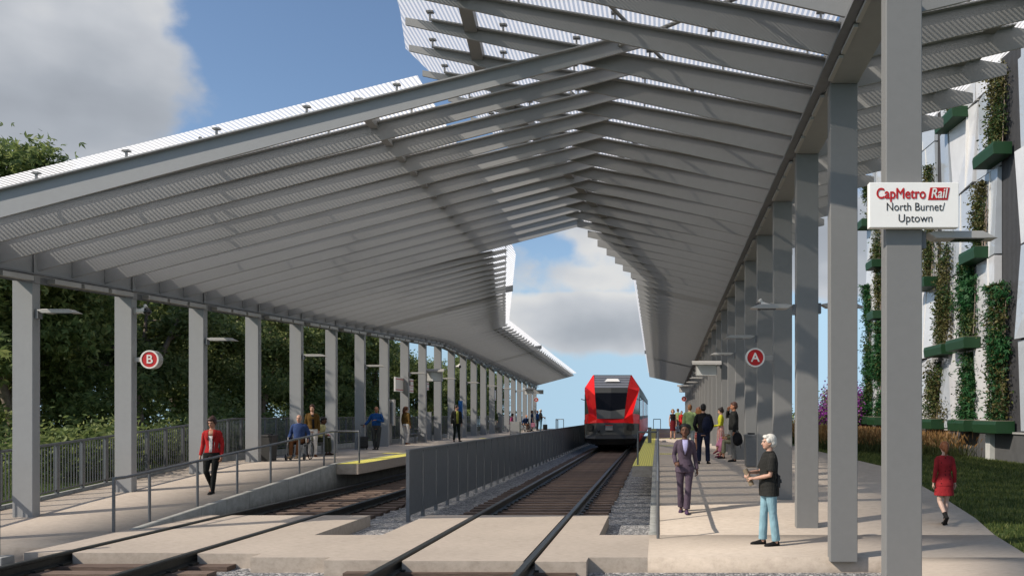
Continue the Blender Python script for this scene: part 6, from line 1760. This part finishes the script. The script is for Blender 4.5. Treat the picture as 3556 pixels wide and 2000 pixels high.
# 20 man in dark suit
H = 1.92; loc = (-10.52, 41.6, PLAT); B = Body(H)
B.set(ankL=(0.080, 0.0, 0.046), ankR=(-0.070, 0.01, 0.046))
YEL = cloth((0.30, 0.31, 0.06))
p20 = person('dark-haired man in dark suit and yellow shirt holding papers, left platform', loc, 0.55, H, B, SK_L, ('wavy', (0.018, 0.014, 0.012)), dict(m=cloth((0.022, 0.022, 0.020)), z0=0.45, grow=0.012, name='jacket', collar=False, patches=[('shirt', YEL, [(0.50, -0.026, 0.026), (0.65, -0.030, 0.030), (0.78, -0.032, 0.032), (0.834, -0.026, 0.026)], 0.004)]), dict(kind='trousers', m=cloth((0.012, 0.018, 0.014)), grow=0.006), (cloth((0.03, 0.025, 0.02)), 'flat'), near=1, yaw=0.7)
o = MB().cbox(wpt(loc, 0.55, H, (-0.142, -0.06, 0.43)), (0.02, 0.11, 0.18), Matrix.Rotation(0.55, 3, 'Z') @ Matrix.Rotation(0.5, 3, 'X')).build('papers', M['white']); tag(o, 'white folded papers in the hand of the man in the dark suit', 'papers')

# far group on the left platform
H = 1.86; loc = (-12.55, 61.0, PLAT); B = Body(H); B.set(elbR=(-0.15, -0.06, 0.70), wriR=(-0.09, -0.07, 0.84), ankL=(0.0, -0.04, 0.046))
p21 = person('man in green shirt and beige trousers leaning at a far left column', loc, 0.15, H, B, SK_M, ('crop', (0.02, 0.015, 0.01)), dict(m=cloth((0.055, 0.075, 0.028)), z0=0.50, grow=0.012), dict(kind='trousers', m=cloth((0.30, 0.28, 0.24)), grow=0.01), (brownshoe, 'flat'), near=0)
H = 1.66; loc = (-11.45, 61.8, PLAT); B = seat_body(H, True, 0.62, 0.25)
p22 = person('seated woman in pink jumper with dark bun, behind the low ticket cabinet', loc, R90*0.9, H, B, SK_T, ('bun', (0.02, 0.012, 0.01)), dict(m=cloth((0.42, 0.07, 0.17)), z0=0.50, grow=0.01), dict(kind='trousers', m=cloth((0.30, 0.22, 0.30)), grow=0.008), (blackshoe, 'flat'), near=0, pitch=0.3)
H = 1.74; loc = (-11.0, 66.0, PLAT); B = seat_body(H, False, 0.50, 0.3); B.set(elbL=(0.15, 0.0, 0.48), wriL=(0.16, -0.08, 0.38), elbR=(-0.15, 0.0, 0.48), wriR=(-0.16, -0.08, 0.38))
p23 = person('distant man in dark blue jumper bending forward in a second wheelchair', loc, 0.7, H, B, (0.46, 0.20, 0.11), ('bald', (0.3, 0.2, 0.1)), dict(m=cloth((0.016, 0.035, 0.10)), z0=0.50, grow=0.013, name='jumper'), dict(kind='trousers', m=cloth((0.10, 0.05, 0.03)), grow=0.008), (brownshoe, 'flat'), near=0)
wheelchair(loc, 0.7, 'distant second wheelchair carrying the man in dark blue')
H = 1.76; loc = (-10.75, 68.0, PLAT); B = Body(H, True); BD = cloth((0.012, 0.030, 0.085))
p24 = person('distant woman in dark blue dress with short brown hair carrying a pink bag', loc, R90*1.2, H, B, SK_L, ('bob', (0.07, 0.02, 0.012)), dict(m=BD, sleeve='short', z0=0.50, grow=0.008, name='dress'), dict(kind='dress', m=BD, len=0.29, hem=0.10), (blackshoe, 'boot'), near=0)
o = MB().cbox(wpt(loc, 0, 1, (0.1, -0.25, 0.52)), (0.38, 0.10, 0.36)).build('shopping_bag', cloth((0.34, 0.14, 0.20)), bevel=0.03); tag(o, 'pink shopping bag beside the distant woman in the dark blue dress', 'bag')
H = 1.78; loc = (-10.75, 71.0, PLAT); B = Body(H, stout=0.014); B.set(elbL=(0.14, -0.06, 0.66), wriL=(0.10, -0.2, 0.62), elbR=(-0.14, -0.06, 0.66), wriR=(-0.10, -0.2, 0.60))
p25 = person('distant man in bright blue shirt with a black suitcase, far left platform end', loc, R90*0.9, H, B, SK_T, ('bald', (0.1, 0.05, 0.03)), dict(m=cloth((0.012, 0.060, 0.20)), z0=0.55, grow=0.014), dict(kind='trousers', m=cloth((0.05, 0.052, 0.05)), grow=0.01), (blackshoe, 'flat'), near=0)
suitcase((-9.95, 70.2, PLAT), 0.3, 'distant black suitcase beside the man in bright blue at the platform end', 1.05)
H = 1.86; loc = (-10.35, 67.5, PLAT); loc = (-9.95, 67.5, PLAT); B = Body(H, stout=0.012); B.set(elbL=(0.13, -0.05, 0.66), wriL=(0.06, -0.17, 0.62), elbR=(-0.13, -0.05, 0.66), wriR=(-0.07, -0.17, 0.63), ankL=(0.08, 0.0, 0.046), ankR=(-0.08, 0.02, 0.046))
p26 = person('distant white-haired man in black shirt and blue jeans, farthest figure by the small B sign', loc, R90*1.2, H, B, SK_L, ('side', (0.6, 0.57, 0.5)), dict(m=cloth((0.014, 0.014, 0.014)), sleeve='short', z0=0.455, grow=0.013), dict(kind='trousers', m=cloth((0.10, 0.19, 0.25)), flare=0.01), (blackshoe, 'flat'), near=0)
